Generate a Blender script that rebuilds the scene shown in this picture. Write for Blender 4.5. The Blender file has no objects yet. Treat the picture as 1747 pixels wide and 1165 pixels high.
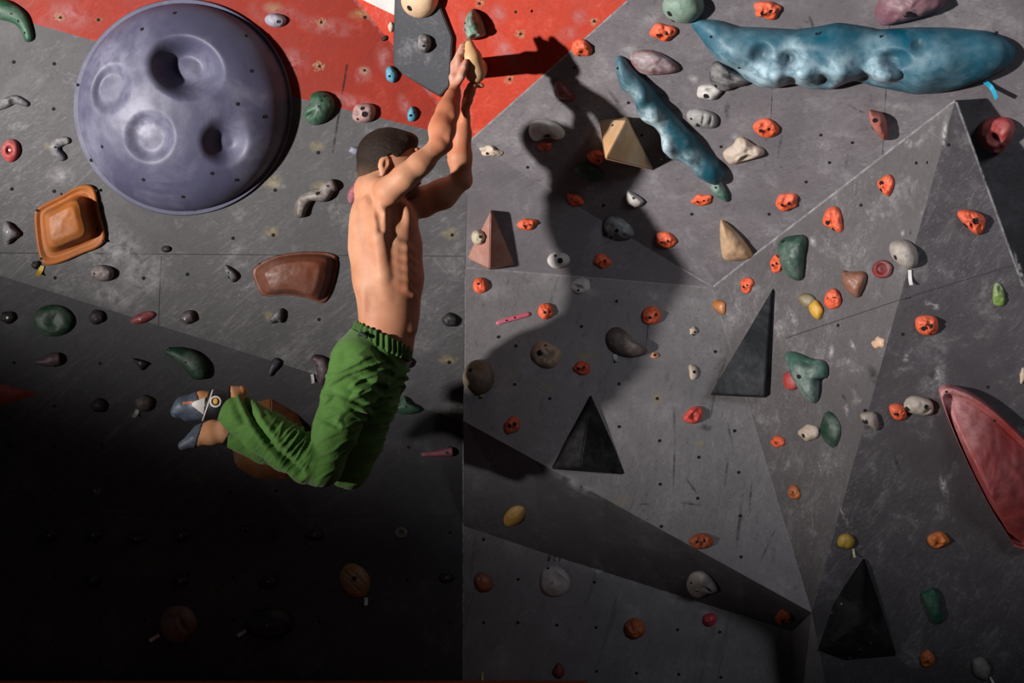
import bpy, bmesh, math, random
import numpy as np
from mathutils import Vector, Matrix, noise as mnoise

random.seed(7)
SC = bpy.context.scene
COL = SC.collection
W, H, F = 1747.0, 1165.0, 2400.0          # photograph frame and focal length in its pixels
CAM = Vector((0.0, -6.0, 1.8))

# ------------------------------------------------------------------ camera
cam_data = bpy.data.cameras.new('camera')
cam_data.sensor_width = 36.0
cam_data.lens = F / W * 36.0
cam = bpy.data.objects.new('camera', cam_data)
cam.location = CAM
cam.rotation_euler = (math.pi / 2, 0, 0)
COL.objects.link(cam)
SC.camera = cam

def unproj(px, py, y):
    s = (y - CAM.y) / F
    return Vector(((px - W / 2) * s, y, CAM.z + (H / 2 - py) * s))

def raydir(px, py):
    return Vector(((px - W / 2) / F, 1.0, (H / 2 - py) / F))

class Plane:
    def __init__(self, a, b, c):
        a, b, c = (unproj(*q) for q in (a, b, c))
        n = (b - a).cross(c - a).normalized()
        if n.y > 0: n = -n
        self.p, self.n = a, n
    def hit(self, px, py):
        d = raydir(px, py)
        t = (self.p - CAM).dot(self.n) / d.dot(self.n)
        return CAM + d * t

# ------------------------------------------------------------------ materials
def srgb(r, g, b):
    f = lambda c: (c / 255 / 12.92) if c / 255 <= 0.04045 else ((c / 255 + 0.055) / 1.055) ** 2.4
    return (f(r), f(g), f(b))

def new_mat(name):
    m = bpy.data.materials.new(name); m.use_nodes = True
    nt = m.node_tree; nt.nodes.clear()
    out = nt.nodes.new('ShaderNodeOutputMaterial')
    return m, nt, out

def nd(nt, typ, **kw):
    n = nt.nodes.new(typ)
    for k, v in kw.items():
        if k.startswith('i_'):
            n.inputs[k[2:].replace('_', ' ')].default_value = v
        else:
            setattr(n, k, v)
    return n

def ramp(nt, fac, stops):
    r = nt.nodes.new('ShaderNodeValToRGB')
    el = r.color_ramp.elements
    while len(el) < len(stops): el.new(0.5)
    for e, (p, c) in zip(el, stops):
        e.position = p
        e.color = (c, c, c, 1) if isinstance(c, (int, float)) else (*c, 1)
    nt.links.new(fac, r.inputs[0])
    return r.outputs[0]

def mix(nt, fac, a, b, mode='MIX'):
    m = nt.nodes.new('ShaderNodeMix'); m.data_type = 'RGBA'; m.blend_type = mode
    for sock, v in ((m.inputs[0], fac), (m.inputs[6], a), (m.inputs[7], b)):
        if isinstance(v, (int, float)): sock.default_value = v
        elif isinstance(v, tuple): sock.default_value = (*v, 1)
        else: nt.links.new(v, sock)
    return m.outputs[2]

def noise_node(nt, vec, scale, detail=4, rough=0.55, dist=0.0):
    n = nd(nt, 'ShaderNodeTexNoise')
    n.inputs['Scale'].default_value = scale; n.inputs['Detail'].default_value = detail
    n.inputs['Roughness'].default_value = rough; n.inputs['Distortion'].default_value = dist
    nt.links.new(vec, n.inputs['Vector'])
    return n.outputs['Fac']

def mapped(nt, vec, scale=(1, 1, 1), rot=(0, 0, 0), loc=(0, 0, 0)):
    if any(rot):                                  # turn first, stretch after
        r = nd(nt, 'ShaderNodeMapping'); r.inputs['Rotation'].default_value = rot
        nt.links.new(vec, r.inputs['Vector']); vec = r.outputs[0]; rot = (0, 0, 0)
    m = nd(nt, 'ShaderNodeMapping')
    m.inputs['Scale'].default_value = scale; m.inputs['Rotation'].default_value = rot
    m.inputs['Location'].default_value = loc
    nt.links.new(vec, m.inputs['Vector'])
    return m.outputs[0]

def bsdf(nt, out, color, rough, bump=None, bump_str=0.2, spec=0.4, bump_dist=0.004):
    b = nd(nt, 'ShaderNodeBsdfPrincipled')
    if isinstance(color, tuple): b.inputs['Base Color'].default_value = (*color, 1)
    else: nt.links.new(color, b.inputs['Base Color'])
    if isinstance(rough, (int, float)): b.inputs['Roughness'].default_value = rough
    else: nt.links.new(rough, b.inputs['Roughness'])
    b.inputs['Specular IOR Level'].default_value = spec
    if bump is not None:
        bn = nd(nt, 'ShaderNodeBump'); bn.inputs['Strength'].default_value = bump_str
        bn.inputs['Distance'].default_value = bump_dist
        nt.links.new(bump, bn.inputs['Height']); nt.links.new(bn.outputs[0], b.inputs['Normal'])
    nt.links.new(b.outputs[0], out.inputs[0])
    return b

def sc(c, k): return tuple(min(1.0, x * k) for x in c)

def wall_mat(name, col, chalk=(0.42, 0.41, 0.42), chalk_amt=0.35, dark_amt=0.4, ang=0.6, seed=0.0, streak=0.5):
    """worn painted plywood: mottling, rubber streaks, chalk dust"""
    m, nt, out = new_mat(name)
    tc = nd(nt, 'ShaderNodeTexCoord').outputs['Object']
    v = mapped(nt, tc, loc=(seed, seed * 0.7, seed * 1.3))
    big = noise_node(nt, v, 1.7, 5, 0.6)
    med = noise_node(nt, v, 7.0, 6, 0.65, 0.4)
    fine = noise_node(nt, v, 55, 3, 0.6)
    st = mapped(nt, v, scale=(26, 26, 2.2), rot=(0, -ang, 0))
    streaks = noise_node(nt, st, 1.0, 5, 0.7, 1.2)
    st2 = mapped(nt, v, scale=(3.0, 30, 34), rot=(0, -ang * 0.5 - 0.4, 0), loc=(3, 1, 2))
    streaks2 = noise_node(nt, st2, 1.0, 5, 0.7, 1.5)
    c = mix(nt, ramp(nt, big, [(0.3, 0.0), (0.72, 1.0)]), sc(col, 0.80), sc(col, 1.18))
    c = mix(nt, ramp(nt, med, [(0.35, 0.45), (0.62, 0.0)]), c, sc(col, 0.62))
    f = ramp(nt, streaks, [(0.28, dark_amt), (0.42, 0.0)])
    c = mix(nt, f, c, sc(col, 0.38))
    f = ramp(nt, streaks2, [(0.26, dark_amt * 0.8), (0.38, 0.0)])
    c = mix(nt, f, c, sc(col, 0.45))
    st3 = mapped(nt, v, scale=(60, 60, 9), rot=(0, -ang - 0.25, 0), loc=(7, 1, 4))
    s3 = noise_node(nt, st3, 1.0, 5, 0.72, 3.0)
    patch = ramp(nt, noise_node(nt, v, 3.1, 3, 0.6), [(0.40, 0.0), (0.62, 1.0)])
    md = nd(nt, 'ShaderNodeMath', operation='MULTIPLY'); nt.links.new(patch, md.inputs[1])
    nt.links.new(ramp(nt, s3, [(0.30, dark_amt * 1.3), (0.46, 0.0)]), md.inputs[0])
    c = mix(nt, md.outputs[0], c, sc(col, 0.35))
    ml = nd(nt, 'ShaderNodeMath', operation='MULTIPLY'); nt.links.new(ramp(nt, big, [(0.38, 0.15), (0.62, 1.0)]), ml.inputs[1])
    nt.links.new(ramp(nt, s3, [(0.55, 0.0), (0.72, chalk_amt * 1.1)]), ml.inputs[0])
    c = mix(nt, ml.outputs[0], c, chalk)
    mm = nd(nt, 'ShaderNodeMath', operation='MULTIPLY')
    nt.links.new(ramp(nt, streaks, [(0.52, 0.0), (0.75, 1.0)]), mm.inputs[0])
    nt.links.new(ramp(nt, big, [(0.42, 0.0), (0.68, chalk_amt * streak * 2)]), mm.inputs[1])
    c = mix(nt, mm.outputs[0], c, chalk)
    m2 = nd(nt, 'ShaderNodeMath', operation='MULTIPLY')
    nt.links.new(ramp(nt, med, [(0.55, 0.0), (0.75, chalk_amt)]), m2.inputs[0])
    nt.links.new(ramp(nt, fine, [(0.4, 0.3), (0.65, 1.0)]), m2.inputs[1])
    c = mix(nt, m2.outputs[0], c, chalk)
    c = mix(nt, ramp(nt, fine, [(0.25, 0.25), (0.5, 0.0)]), c, sc(col, 0.5))
    bsdf(nt, out, c, ramp(nt, med, [(0.3, 0.5), (0.7, 0.75)]), fine, 0.12, 0.3)
    return m

_hm = {}
def hold_mat(col, chalk=0.2, rough=0.6, dirt=0.5, chalkcol=(0.55, 0.53, 0.52), spec=0.35, scale=1.0):
    key = (tuple(round(x, 4) for x in col), chalk, rough, dirt, chalkcol, spec, scale)
    if key in _hm: return _hm[key]
    m, nt, out = new_mat('moulded_resin')
    tc = nd(nt, 'ShaderNodeTexCoord').outputs['Object']
    a = noise_node(nt, tc, 16 * scale, 5, 0.6)
    b = noise_node(nt, tc, 60 * scale, 4, 0.6)
    c2 = noise_node(nt, mapped(nt, tc, loc=(5, 2, 3)), 9 * scale, 6, 0.65, 0.6)
    c = mix(nt, ramp(nt, a, [(0.3, dirt), (0.62, 0.0)]), col, sc(col, 0.45))
    mm = nd(nt, 'ShaderNodeMath', operation='MULTIPLY')
    nt.links.new(ramp(nt, c2, [(0.44, 0.0), (0.68, min(1, chalk * 2.2))]), mm.inputs[0])
    nt.links.new(ramp(nt, b, [(0.35, 0.45), (0.6, 1.0)]), mm.inputs[1])
    c = mix(nt, mm.outputs[0], c, chalkcol)
    at = nd(nt, 'ShaderNodeAttribute', attribute_name='chalk').outputs['Fac']     # where hands have left chalk
    m3 = nd(nt, 'ShaderNodeMath', operation='MULTIPLY'); nt.links.new(at, m3.inputs[0])
    nt.links.new(ramp(nt, b, [(0.34, 0.30), (0.58, 1.0)]), m3.inputs[1])
    c = mix(nt, m3.outputs[0], c, sc(chalkcol, 1.25))
    cr = nd(nt, 'ShaderNodeAttribute', attribute_name='dent_dark').outputs['Fac']      # colour darkened towards the middle of each dent
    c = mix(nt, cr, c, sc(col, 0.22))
    bsdf(nt, out, c, rough, b, 0.22, spec)
    _hm[key] = m
    return m

def flat_mat(name, col, rough=0.6, metal=0.0):
    m, nt, out = new_mat(name)
    tc = nd(nt, 'ShaderNodeTexCoord').outputs['Object']
    a = noise_node(nt, tc, 40, 3)
    b = bsdf(nt, out, mix(nt, a, sc(col, 0.8), sc(col, 1.15)), rough)
    b.inputs['Metallic'].default_value = metal
    return m

def smear_mat(name, col, scale=14, lo=0.42, hi=0.62, amt=0.9):
    """dust or paint residue lying on the plywood: broken up by noise, fading to its rim"""
    m, nt, out = new_mat(name)
    tc = nd(nt, 'ShaderNodeTexCoord').outputs['Object']
    n = noise_node(nt, tc, scale, 6, 0.68, 0.5)
    at = nd(nt, 'ShaderNodeAttribute', attribute_name='fade').outputs['Fac']
    mm = nd(nt, 'ShaderNodeMath', operation='MULTIPLY')
    nt.links.new(ramp(nt, n, [(lo, 0.0), (hi, amt)]), mm.inputs[0]); nt.links.new(at, mm.inputs[1])
    tr = nd(nt, 'ShaderNodeBsdfTransparent'); df = nd(nt, 'ShaderNodeBsdfDiffuse')
    df.inputs[0].default_value = (*col, 1)
    ms = nd(nt, 'ShaderNodeMixShader')
    nt.links.new(mm.outputs[0], ms.inputs[0]); nt.links.new(tr.outputs[0], ms.inputs[1]); nt.links.new(df.outputs[0], ms.inputs[2])
    nt.links.new(ms.outputs[0], out.inputs[0])
    return m

BLACK = flat_mat('black_hole', (0.006, 0.006, 0.007), 0.9)
STEEL = flat_mat('bolt_steel', (0.45, 0.45, 0.46), 0.35, 0.9)

# ------------------------------------------------------------------ object helpers
def link_mesh(name, verts, faces, mats, parent=None, loc=None, smooth=True, fmats=None):
    me = bpy.data.meshes.new(name)
    verts = [Vector(v) for v in verts] if not isinstance(verts, np.ndarray) else verts
    if loc is None: loc = Vector((0, 0, 0))
    if isinstance(verts, np.ndarray):
        vv = (verts - np.array(loc)).tolist()
    else:
        vv = [v - loc for v in verts]
    me.from_pydata(vv, [], faces.tolist() if isinstance(faces, np.ndarray) else faces)
    for m in (mats if isinstance(mats, (list, tuple)) else [mats]): me.materials.append(m)
    if fmats is not None: me.polygons.foreach_set('material_index', fmats)
    me.polygons.foreach_set('use_smooth', [smooth] * len(me.polygons))
    me.validate(); me.update()
    o = bpy.data.objects.new(name, me); COL.objects.link(o)
    if parent is not None:
        o.parent = parent
        o.location = loc - parent.location
    else:
        o.location = loc
    return o

def fix_normals(o):
    bm = bmesh.new(); bm.from_mesh(o.data)
    bmesh.ops.recalc_face_normals(bm, faces=bm.faces[:])
    bm.to_mesh(o.data); bm.free()

def tag(o, label=None, cat=None, group=None, kind=None):
    if label: o['label'] = label
    if cat: o['category'] = cat
    if group: o['group'] = group
    if kind: o['kind'] = kind
    return o
# ------------------------------------------------------------------ the climbing wall: facets
K = 0.0004
def yLU(px, py): return -K * max(0.0, (470 + px * 0.3139 - py) * 0.954)
P1 = (800, 240, yLU(800, 240)); P2 = (793, 455, yLU(793, 455))
Bv = (1215, 490, 0.0); Ev = (1385, 1045, -0.35); Dv = (1630, 170, -0.94)
Tv = (830, 135, -0.35)                     # a point of the red facet by the climber's hands
SA = (602, -8, yLU(602, -8))               # seam of the left wall with the red facet
PL = {
    'LU': Plane((0, 470, 0), (790, 718, 0), P1),
    'LL': Plane((0, 470, 0), (790, 718, 0), (400, 1165, 0)),
    'F3': Plane(P1, SA, Tv),
    'F2': Plane(P1, P2, Bv),
    'M':  Plane(P2, Bv, Ev),
    'N':  Plane(Bv, Dv, Ev),
    'O':  Plane(Dv, Ev, (1747, 490, -0.78)),
}
PL['F1'] = Plane(P1, Bv, (1070, 0, PL['F3'].hit(1070, 0).y))
def depth_on(pl, px, py): return PL[pl].hit(px, py).y
M3 = (791, 718)                      # lower end of the centre facet's crease
def qv(px, py, pl): return (px, py, depth_on(pl, px, py))

GREY = srgb(112, 110, 113)  # one grey; facet copies darkened or lifted to stand in for light falling differently
m_grey = wall_mat('grey_painted_plywood_dimmed', sc(GREY, 0.54), seed=1.0, ang=0.9, dark_amt=0.35, chalk_amt=0.4)  # lowered grey puts weaker light into the left wall's colour
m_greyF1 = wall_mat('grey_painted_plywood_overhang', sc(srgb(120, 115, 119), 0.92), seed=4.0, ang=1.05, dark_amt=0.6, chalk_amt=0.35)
m_greyM = wall_mat('grey_painted_plywood_scuffed_lifted', sc(srgb(116, 113, 114), 1.2), seed=9.0, ang=0.25, dark_amt=0.75, chalk_amt=0.35)  # raised grey puts stronger light into the centre facet's colour
m_greyN = wall_mat('grey_painted_plywood_rubbed_dimmed', sc(srgb(100, 95, 97), 0.78), seed=14.0, ang=0.45, dark_amt=0.5, chalk_amt=0.5)  # lowered grey offsets how squarely this facet faces the key light
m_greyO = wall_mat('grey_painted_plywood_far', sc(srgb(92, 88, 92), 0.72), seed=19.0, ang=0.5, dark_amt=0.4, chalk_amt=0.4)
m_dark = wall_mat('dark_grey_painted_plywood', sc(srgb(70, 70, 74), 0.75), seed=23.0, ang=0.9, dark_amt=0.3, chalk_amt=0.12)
m_red = wall_mat('red_painted_plywood_dimmed', sc(srgb(190, 46, 12), 0.54), chalk=(0.46, 0.19, 0.17), seed=31.0, ang=0.75, dark_amt=0.4, chalk_amt=0.22, streak=0.6)  # red darkened like the left wall's grey, weaker light put into it
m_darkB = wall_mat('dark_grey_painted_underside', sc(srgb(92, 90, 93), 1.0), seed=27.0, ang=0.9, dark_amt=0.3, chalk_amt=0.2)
m_redB = wall_mat('red_painted_plywood_rubbed_lit', sc(srgb(204, 54, 16), 0.76), chalk=(0.56, 0.26, 0.23), seed=33.0, ang=0.75, dark_amt=0.4, chalk_amt=0.35, streak=0.7)  # brighter copy of the red: light on this facet put into its colour
m_white = wall_mat('white_painted_plywood', srgb(205, 203, 200), seed=37.0, chalk_amt=0.1, dark_amt=0.15)
m_seam = flat_mat('panel_seam', (0.035, 0.035, 0.038), 0.8)
m_wear = smear_mat('worn_edge_paint', (0.42, 0.41, 0.42), scale=30, lo=0.30, hi=0.62, amt=0.75)
m_wear2 = smear_mat('scraped_paint', (0.5, 0.49, 0.49), scale=45, lo=0.42, hi=0.6, amt=0.8)
m_res = smear_mat('tape_residue', (0.50, 0.42, 0.20), scale=40, lo=0.36, hi=0.60, amt=0.55)
m_res2 = smear_mat('pale_filler', (0.48, 0.33, 0.19), scale=120, lo=0.42, hi=0.60, amt=0.6)
m_chalk = smear_mat('chalk_dust', (0.50, 0.49, 0.50), scale=22, lo=0.38, hi=0.68, amt=0.85)
m_chalkp = smear_mat('pink_chalk_scuff', (0.55, 0.28, 0.28), scale=18, lo=0.40, hi=0.70, amt=0.7)
m_rub = smear_mat('black_rubber_scuff', (0.03, 0.03, 0.032), scale=30, lo=0.35, hi=0.6, amt=0.6)

class Wall:
    def __init__(self, name):
        self.name = name; self.v = []; self.f = []; self.fm = []; self.mats = []; self.fade = []
    def mi(self, m):
        if m not in self.mats: self.mats.append(m)
        return self.mats.index(m)
    def raw(self, pts, m, fades=None):
        i = len(self.v); self.v += [Vector(p) for p in pts]
        self.fade += fades or [1.0] * len(pts)
        self.f.append(list(range(i, i + len(pts)))); self.fm.append(self.mi(m))
    def poly(self, pl, px, m, off=0.0):
        n = PL[pl].n
        self.raw([PL[pl].hit(*p) + n * off for p in px], m)
    def disc(self, pl, cx, cy, rx, ry, m, rot=0, off=0.0012, seg=14, irr=0.0, hard=False):
        n = PL[pl].n; r = math.radians(rot); i = len(self.v)
        rr = random.Random(int(cx * 31 + cy * 17))
        self.v.append(PL[pl].hit(cx, cy) + n * off); self.fade.append(1.0)
        for k in range(seg):
            a = 2 * math.pi * k / seg; q = 1 + rr.uniform(-irr, irr)
            x, y = rx * q * math.cos(a), ry * q * math.sin(a)
            self.v.append(PL[pl].hit(cx + x * math.cos(r) - y * math.sin(r), cy + x * math.sin(r) + y * math.cos(r)) + n * off)
            self.fade.append(1.0 if hard else 0.0)
        mi = self.mi(m)
        for k in range(seg):
            self.f.append([i, i + 1 + (k + 1) % seg, i + 1 + k]); self.fm.append(mi)
    def strip(self, pl, a, b, w, m, off=0.002, fade=False):
        ax, ay = a; bx, by = b; L = math.hypot(bx - ax, by - ay); nx, ny = -(by - ay) / L * w / 2, (bx - ax) / L * w / 2
        n = PL[pl].n
        N = max(2, int(L / 40))
        for k in range(N):
            t0, t1 = k / N, (k + 1) / N
            pts = []
            for t, s in ((t0, 0), (t1, 0)):
                pts.append((ax + (bx - ax) * t, ay + (by - ay) * t))
            (x0, y0), (x1, y1) = pts
            h = lambda x, y: PL[pl].hit(x, y) + n * off
            if fade:
                self.raw([h(x0 + nx, y0 + ny), h(x1 + nx, y1 + ny), h(x1, y1), h(x0, y0)], m, [0, 0, 1, 1])
                self.raw([h(x0, y0), h(x1, y1), h(x1 - nx, y1 - ny), h(x0 - nx, y0 - ny)], m, [1, 1, 0, 0])
            else:
                self.raw([h(x0 + nx, y0 + ny), h(x1 + nx, y1 + ny), h(x1 - nx, y1 - ny), h(x0 - nx, y0 - ny)], m)
    def build(self):
        o = link_mesh(self.name, self.v, self.f, self.mats, smooth=False, fmats=self.fm)
        fa = o.data.attributes.new('fade', 'FLOAT', 'POINT')
        if len(fa.data) == len(self.fade): fa.data.foreach_set('value', self.fade)
        tag(o, kind='structure')
        return o

G_at = lambda x: 470 + 0.3139 * x          # the painted fold across the left wall
# ---- left wall
wl = Wall('wall_left')
red_low = [(-700, -174), (60, 41), (180, 75), (520, 170), (700, 214), (795, 240)]
wl.poly('LU', [(-700, -420), (-700, -174), (60, 41), (180, 75), (520, 170), (700, 214), P1[:2], SA[:2], (330, -104)], m_red)
wl.poly('LU', [(-700, -420), (330, -104), SA[:2], (288, -410), (100, -700), (-700, -700)], m_white)
wl.poly('LU', [(-700, G_at(-700)), (790, G_at(790)), P2[:2], P1[:2], (700, 214), (520, 170), (180, 75), (60, 41), (-700, -174)], m_grey)
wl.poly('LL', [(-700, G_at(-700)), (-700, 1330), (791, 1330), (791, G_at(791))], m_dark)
# panel seams
wl.strip('LU', (-200, 430), (790, 437), 1.6, m_seam, 0.0008)
wl.strip('LU', (275, 437), (270, 556), 1.2, m_seam, 0.0008)
wl.strip('LU', (592, 110), (567, 262), 3.5, m_rub, 0.0008)
wl.strip('LL', (-200, 877), (790, 880), 1.6, m_seam, 0.0008)
wl.strip('LU', (604, -3), (798, 240), 9, m_chalkp, 0.001, fade=True)
wl.strip('LL', (790, 700), (790, 1165), 2.0, m_wear, 0.001, fade=False)
# ---- upper (overhang) wall
wu = Wall('wall_upper')
wu.poly('F3', [P1[:2], SA[:2], (690, 34), (690, -410), (1540, -410), (1070, 0)], m_redB)
wu.poly('F3', [SA[:2], (288, -410), (690, -410), (690, 34)], m_white)
wu.poly('F1', [P1[:2], (1070, 0), (1540, -410), (2500, -410), (2500, 760), (1700, 760), Bv[:2]], m_greyF1)
wu.poly('F2', [P1[:2], Bv[:2], P2[:2]], m_greyF1)
wu.strip('F1', (800, 243), (1215, 489), 3, m_wear, 0.001)
wu.strip('F1', (802, 240), (1070, 2), 3, m_wear, 0.001)
wu.strip('F1', (1520, 0), (1505, 270), 1.5, m_rub, 0.001); wu.strip('F1', (1318, 130), (1315, 210), 1.5, m_rub, 0.001)
# ---- centre facet, in front of the left wall below the crease, with the underside that returns to the wall
wc = Wall('wall_center')
wc.poly('M', [P2[:2], Bv[:2], Ev[:2], M3], m_greyM)
hM = lambda x, y: PL['M'].hit(x, y)
wc.raw([hM(*P2[:2]), hM(*M3), PL['LL'].hit(791, 718), PL['LU'].hit(*P2[:2])], m_grey)         # return of the step along the crease
wc.strip('M', (796, 457), (1212, 491), 5, m_wear, 0.0012, fade=True)
wc.strip('M', (1216, 494), (1384, 1040), 5, m_wear, 0.0012, fade=True)
wc.strip('M', (794, 460), (793, 716), 4, m_wear, 0.0012, fade=True)
# ---- lower wall: underside of the centre facet and the wall below it
wlow = Wall('wall_lower')
hL = lambda x, y: PL['LL'].hit(x, y)
top = [hM(791 + 594 * t, 718 + 327 * t) for t in (0, .2, .4, .6, .8, 1)]
bot = [hL(*p) for p in ((791, 897), (925, 942), (1035, 977), (1145, 1012), (1270, 1051), (1398, 1092))]
for k in range(5):
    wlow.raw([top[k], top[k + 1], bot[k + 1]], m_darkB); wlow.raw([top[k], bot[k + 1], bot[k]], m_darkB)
wlow.poly('LL', [(791, 860), (935, 930), (1300, 1050), (2600, 1300), (2600, 1340), (791, 1340)], m_greyM, off=-0.0004)
# ---- wall of the projecting right facets
wr = Wall('wall_right')
R1 = (1747, 490)
wr.poly('N', [Bv[:2], Dv[:2], Ev[:2]], m_greyN)
wr.poly('O', [Dv[:2], R1, (2080, 1400), (1455, 1400), Ev[:2]], m_greyO)
back = lambda p, pl, y=0.25: PL[pl].hit(*p) + Vector((0, y, 0))
hN = lambda p: PL['N'].hit(*p); hO = lambda p: PL['O'].hit(*p)
wr.raw([hN(Bv[:2]), hN(Dv[:2]), PL['F1'].hit(*Dv[:2]) + Vector((0, .02, 0)), PL['F1'].hit(*Bv[:2]) + Vector((0, .02, 0))], m_greyN)
wr.raw([hO(Dv[:2]), hO(R1), PL['F1'].hit(*R1) + Vector((-.05, .05, 0)), PL['F1'].hit(*Dv[:2]) + Vector((0, .05, 0))], m_greyO)
wr.raw([hO(R1), hO((2080, 1400)), hO((2080, 1400)) + Vector((0, .5, 0)), PL['F1'].hit(*R1) + Vector((-.05, .05, 0))], m_greyO)
wr.raw([hO(Ev[:2]), hO((1455, 1400)), hL(1352, 1330), hL(1352, 1077)], m_greyM)
wr.strip('N', (1217, 489), (1629, 172), 5, m_wear, 0.0012, fade=True)
wr.strip('O', (1631, 174), (1745, 488), 6, m_wear, 0.0012, fade=True)
wr.strip('N', (1340, 577), (1545, 508), 1.6, m_seam, 0.001); wr.strip('O', (1552, 506), (1730, 452), 1.6, m_seam, 0.001)
wr.disc('N', 1612, 225, 6, 34, m_wear2, rot=6); wr.disc('N', 1550, 245, 8, 12, m_wear2)
wr.disc('O', 1743, 470, 5, 50, m_wear2, rot=-18)
for (x, y, rx, ry, r) in ((1388, 412, 7, 12, -20), (1352, 540, 8, 22, -30), (1330, 555, 8, 12, 0), (1455, 590, 5, 14, -20), (1418, 600, 7, 16, 10), (1400, 800, 3, 18, -20),
                          (1440, 880, 4, 22, -22), (1445, 700, 4, 14, 0), (1540, 397, 5, 8, 0), (1590, 520, 20, 8, 20), (1600, 640, 10, 18, 0), (1610, 830, 8, 30, -15), (1545, 610, 8, 10, 0)):
    wr.disc('N' if x < 1500 else 'O', x, y, rx, ry, m_wear2, rot=r)
for (x, y, rx, ry, r) in ((1490, 640, 10, 22, -20), (1590, 640, 9, 14, -30), (1530, 790, 4, 20, -20), (1440, 678, 3, 10, -30)):
    wr.disc('N' if x < 1500 else 'O', x, y, rx, ry, m_rub, rot=r)
# ---- chalk and scuffs
for (x, y, rx, ry, r) in ((190, 430, 75, 60, 10), (105, 300, 28, 22, 0), (245, 470, 50, 45, 0), (190, 505, 70, 22, 18), (470, 315, 24, 8, 10), (30, 215, 24, 10, 0), (520, 120, 0.1, 0.1, 0)):
    wl.disc('LU', x, y, rx, ry, m_chalk, rot=r)
for (x, y, rx, ry, r) in ((120, 25, 45, 28, 10), (470, 25, 60, 22, 10), (500, 110, 34, 34, 10), (560, 45, 70, 20, 8), (620, 130, 18, 22, 0), (600, 175, 60, 18, 14), (655, 100, 16, 36, -15), (690, 180, 12, 26, -20)):
    wl.disc('LU', x, y, rx, ry, m_chalkp, rot=r)
for (x, y, rx, ry, r) in ((968, 58, 24, 16, -40), (860, 85, 18, 44, -30), (880, 110, 14, 30, -30), (780, 160, 26, 18, 20), (800, 60, 12, 60, -18), (990, 30, 18, 18, 0), (850, 25, 20, 24, 0), (905, 100, 20, 12, 0)):
    wu.disc('F3', x, y, rx, ry, m_chalkp, rot=r)
for (x, y, rx, ry, r) in ((1110, 30, 30, 18, -40), (1075, 85, 26, 12, 20), (1185, 135, 16, 10, 0), (1045, 200, 26, 10, -8), (1005, 320, 16, 8, 0), (1120, 310, 12, 6, 0), (1255, 232, 12, 8, 0), (1530, 180, 50, 10, 8)):
    wu.disc('F1', x, y, rx, ry, m_chalk, rot=r)
for (x, y, rx, ry, r) in ((1050, 170, 5, 26, -35), (1125, 160, 30, 3, 25), (1240, 190, 6, 20, 0), (1385, 40, 4, 20, -20), (1370, 50, 16, 3, 30), (1330, 250, 4, 24, 10), (1180, 270, 24, 3, 30), (1460, 185, 20, 3, 28), (980, 180, 18, 3, 35)):
    wu.disc('F1', x, y, rx, ry, m_rub, rot=r)
for (x, y, rx, ry, r) in ((1120, 510, 50, 20, 8), (1000, 500, 40, 16, 5), (1180, 520, 26, 16, 0), (900, 620, 26, 30, 0), (985, 825, 60, 14, 28), (835, 500, 30, 20, 0)):
    wc.disc('M', x, y, rx, ry, m_chalk, rot=r)
for (x, y, rx, ry, r) in ((1225, 650, 3, 55, 18), (1215, 695, 2, 40, 12), (1150, 790, 2.5, 60, 2), (1245, 740, 3, 30, -12), (1240, 800, 3, 40, 8), (1180, 860, 24, 3, 8), (1280, 850, 3, 40, 4), (1205, 730, 14, 8, 10), (1180, 830, 3, 20, -35), (1105, 560, 2, 60, 6), (1260, 900, 4, 50, 6), (1150, 720, 3, 30, 0), (1100, 860, 12, 2, 0), (1310, 930, 3, 40, 25), (1090, 600, 2, 30, 10)):
    wc.disc('M', x, y, rx, ry, m_rub, rot=r)
for (x, y, rx, ry, r) in ((950, 955, 20, 6, 6), (1090, 990, 40, 12, 18), (1150, 1020, 30, 22, 20), (1020, 975, 50, 14, 18), (1205, 1045, 22, 8, 10), (1080, 1040, 26, 20, 0)):
    wlow.disc('LL', x, y, rx, ry, m_chalk, rot=r, off=0.002)
for x in (937, 946, 955):
    wlow.disc('LL', x, 952, 3, 7, m_rub, rot=8, off=0.003, hard=True, seg=6)
# ---- bolt holes of the panels, with residue round some of them
rb = random.Random(3)
for j, y in enumerate((30, 103, 180, 255, 325, 400, 470, 543, 618)):
    for i in range(11):
        x = 20 + 75 * i + rb.uniform(-4, 4); yy = y + rb.uniform(-4, 4) + (3 if i % 2 else 0)
        if yy > G_at(x) - 6 or (x - 312) ** 2 + (yy - 183) ** 2 < 200 ** 2 or rb.random() < 0.22: continue
        pl = 'LU'
        if yy < 40 + 0.265 * x and rb.random() < 0.45: continue
        wl.disc(pl, x, yy, 3.0, 3.2, BLACK, off=0.002, seg=8, hard=True)
        u = rb.random()
        if u < 0.35: wl.disc(pl, x + rb.uniform(-6, 6), yy - rb.uniform(0, 16), rb.uniform(14, 24), rb.uniform(9, 15), m_res, irr=0.2)
        elif u < 0.5: wl.disc(pl, x, yy, 8, 7, m_res2, irr=0.3)
for y in (618, 690, 762, 838, 912, 985, 1060, 1130):
    for i in range(11):
        x = 20 + 75 * i + rb.uniform(-4, 4)
        if y < G_at(x) + 8 or rb.random() < 0.45: continue
        wl.disc('LL', x, y + rb.uniform(-4, 4), 2.6, 2.8, BLACK, off=0.002, seg=8, hard=True)
for (x, y) in ((103, 30), (548, 38), (545, 113), (622, 120)):
    wl.disc('LU', x, y, 11, 8, m_res2, irr=0.35, off=0.0015, hard=True); wl.disc('LU', x, y, 2.5, 2.5, BLACK, off=0.002, seg=8, hard=True)
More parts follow.
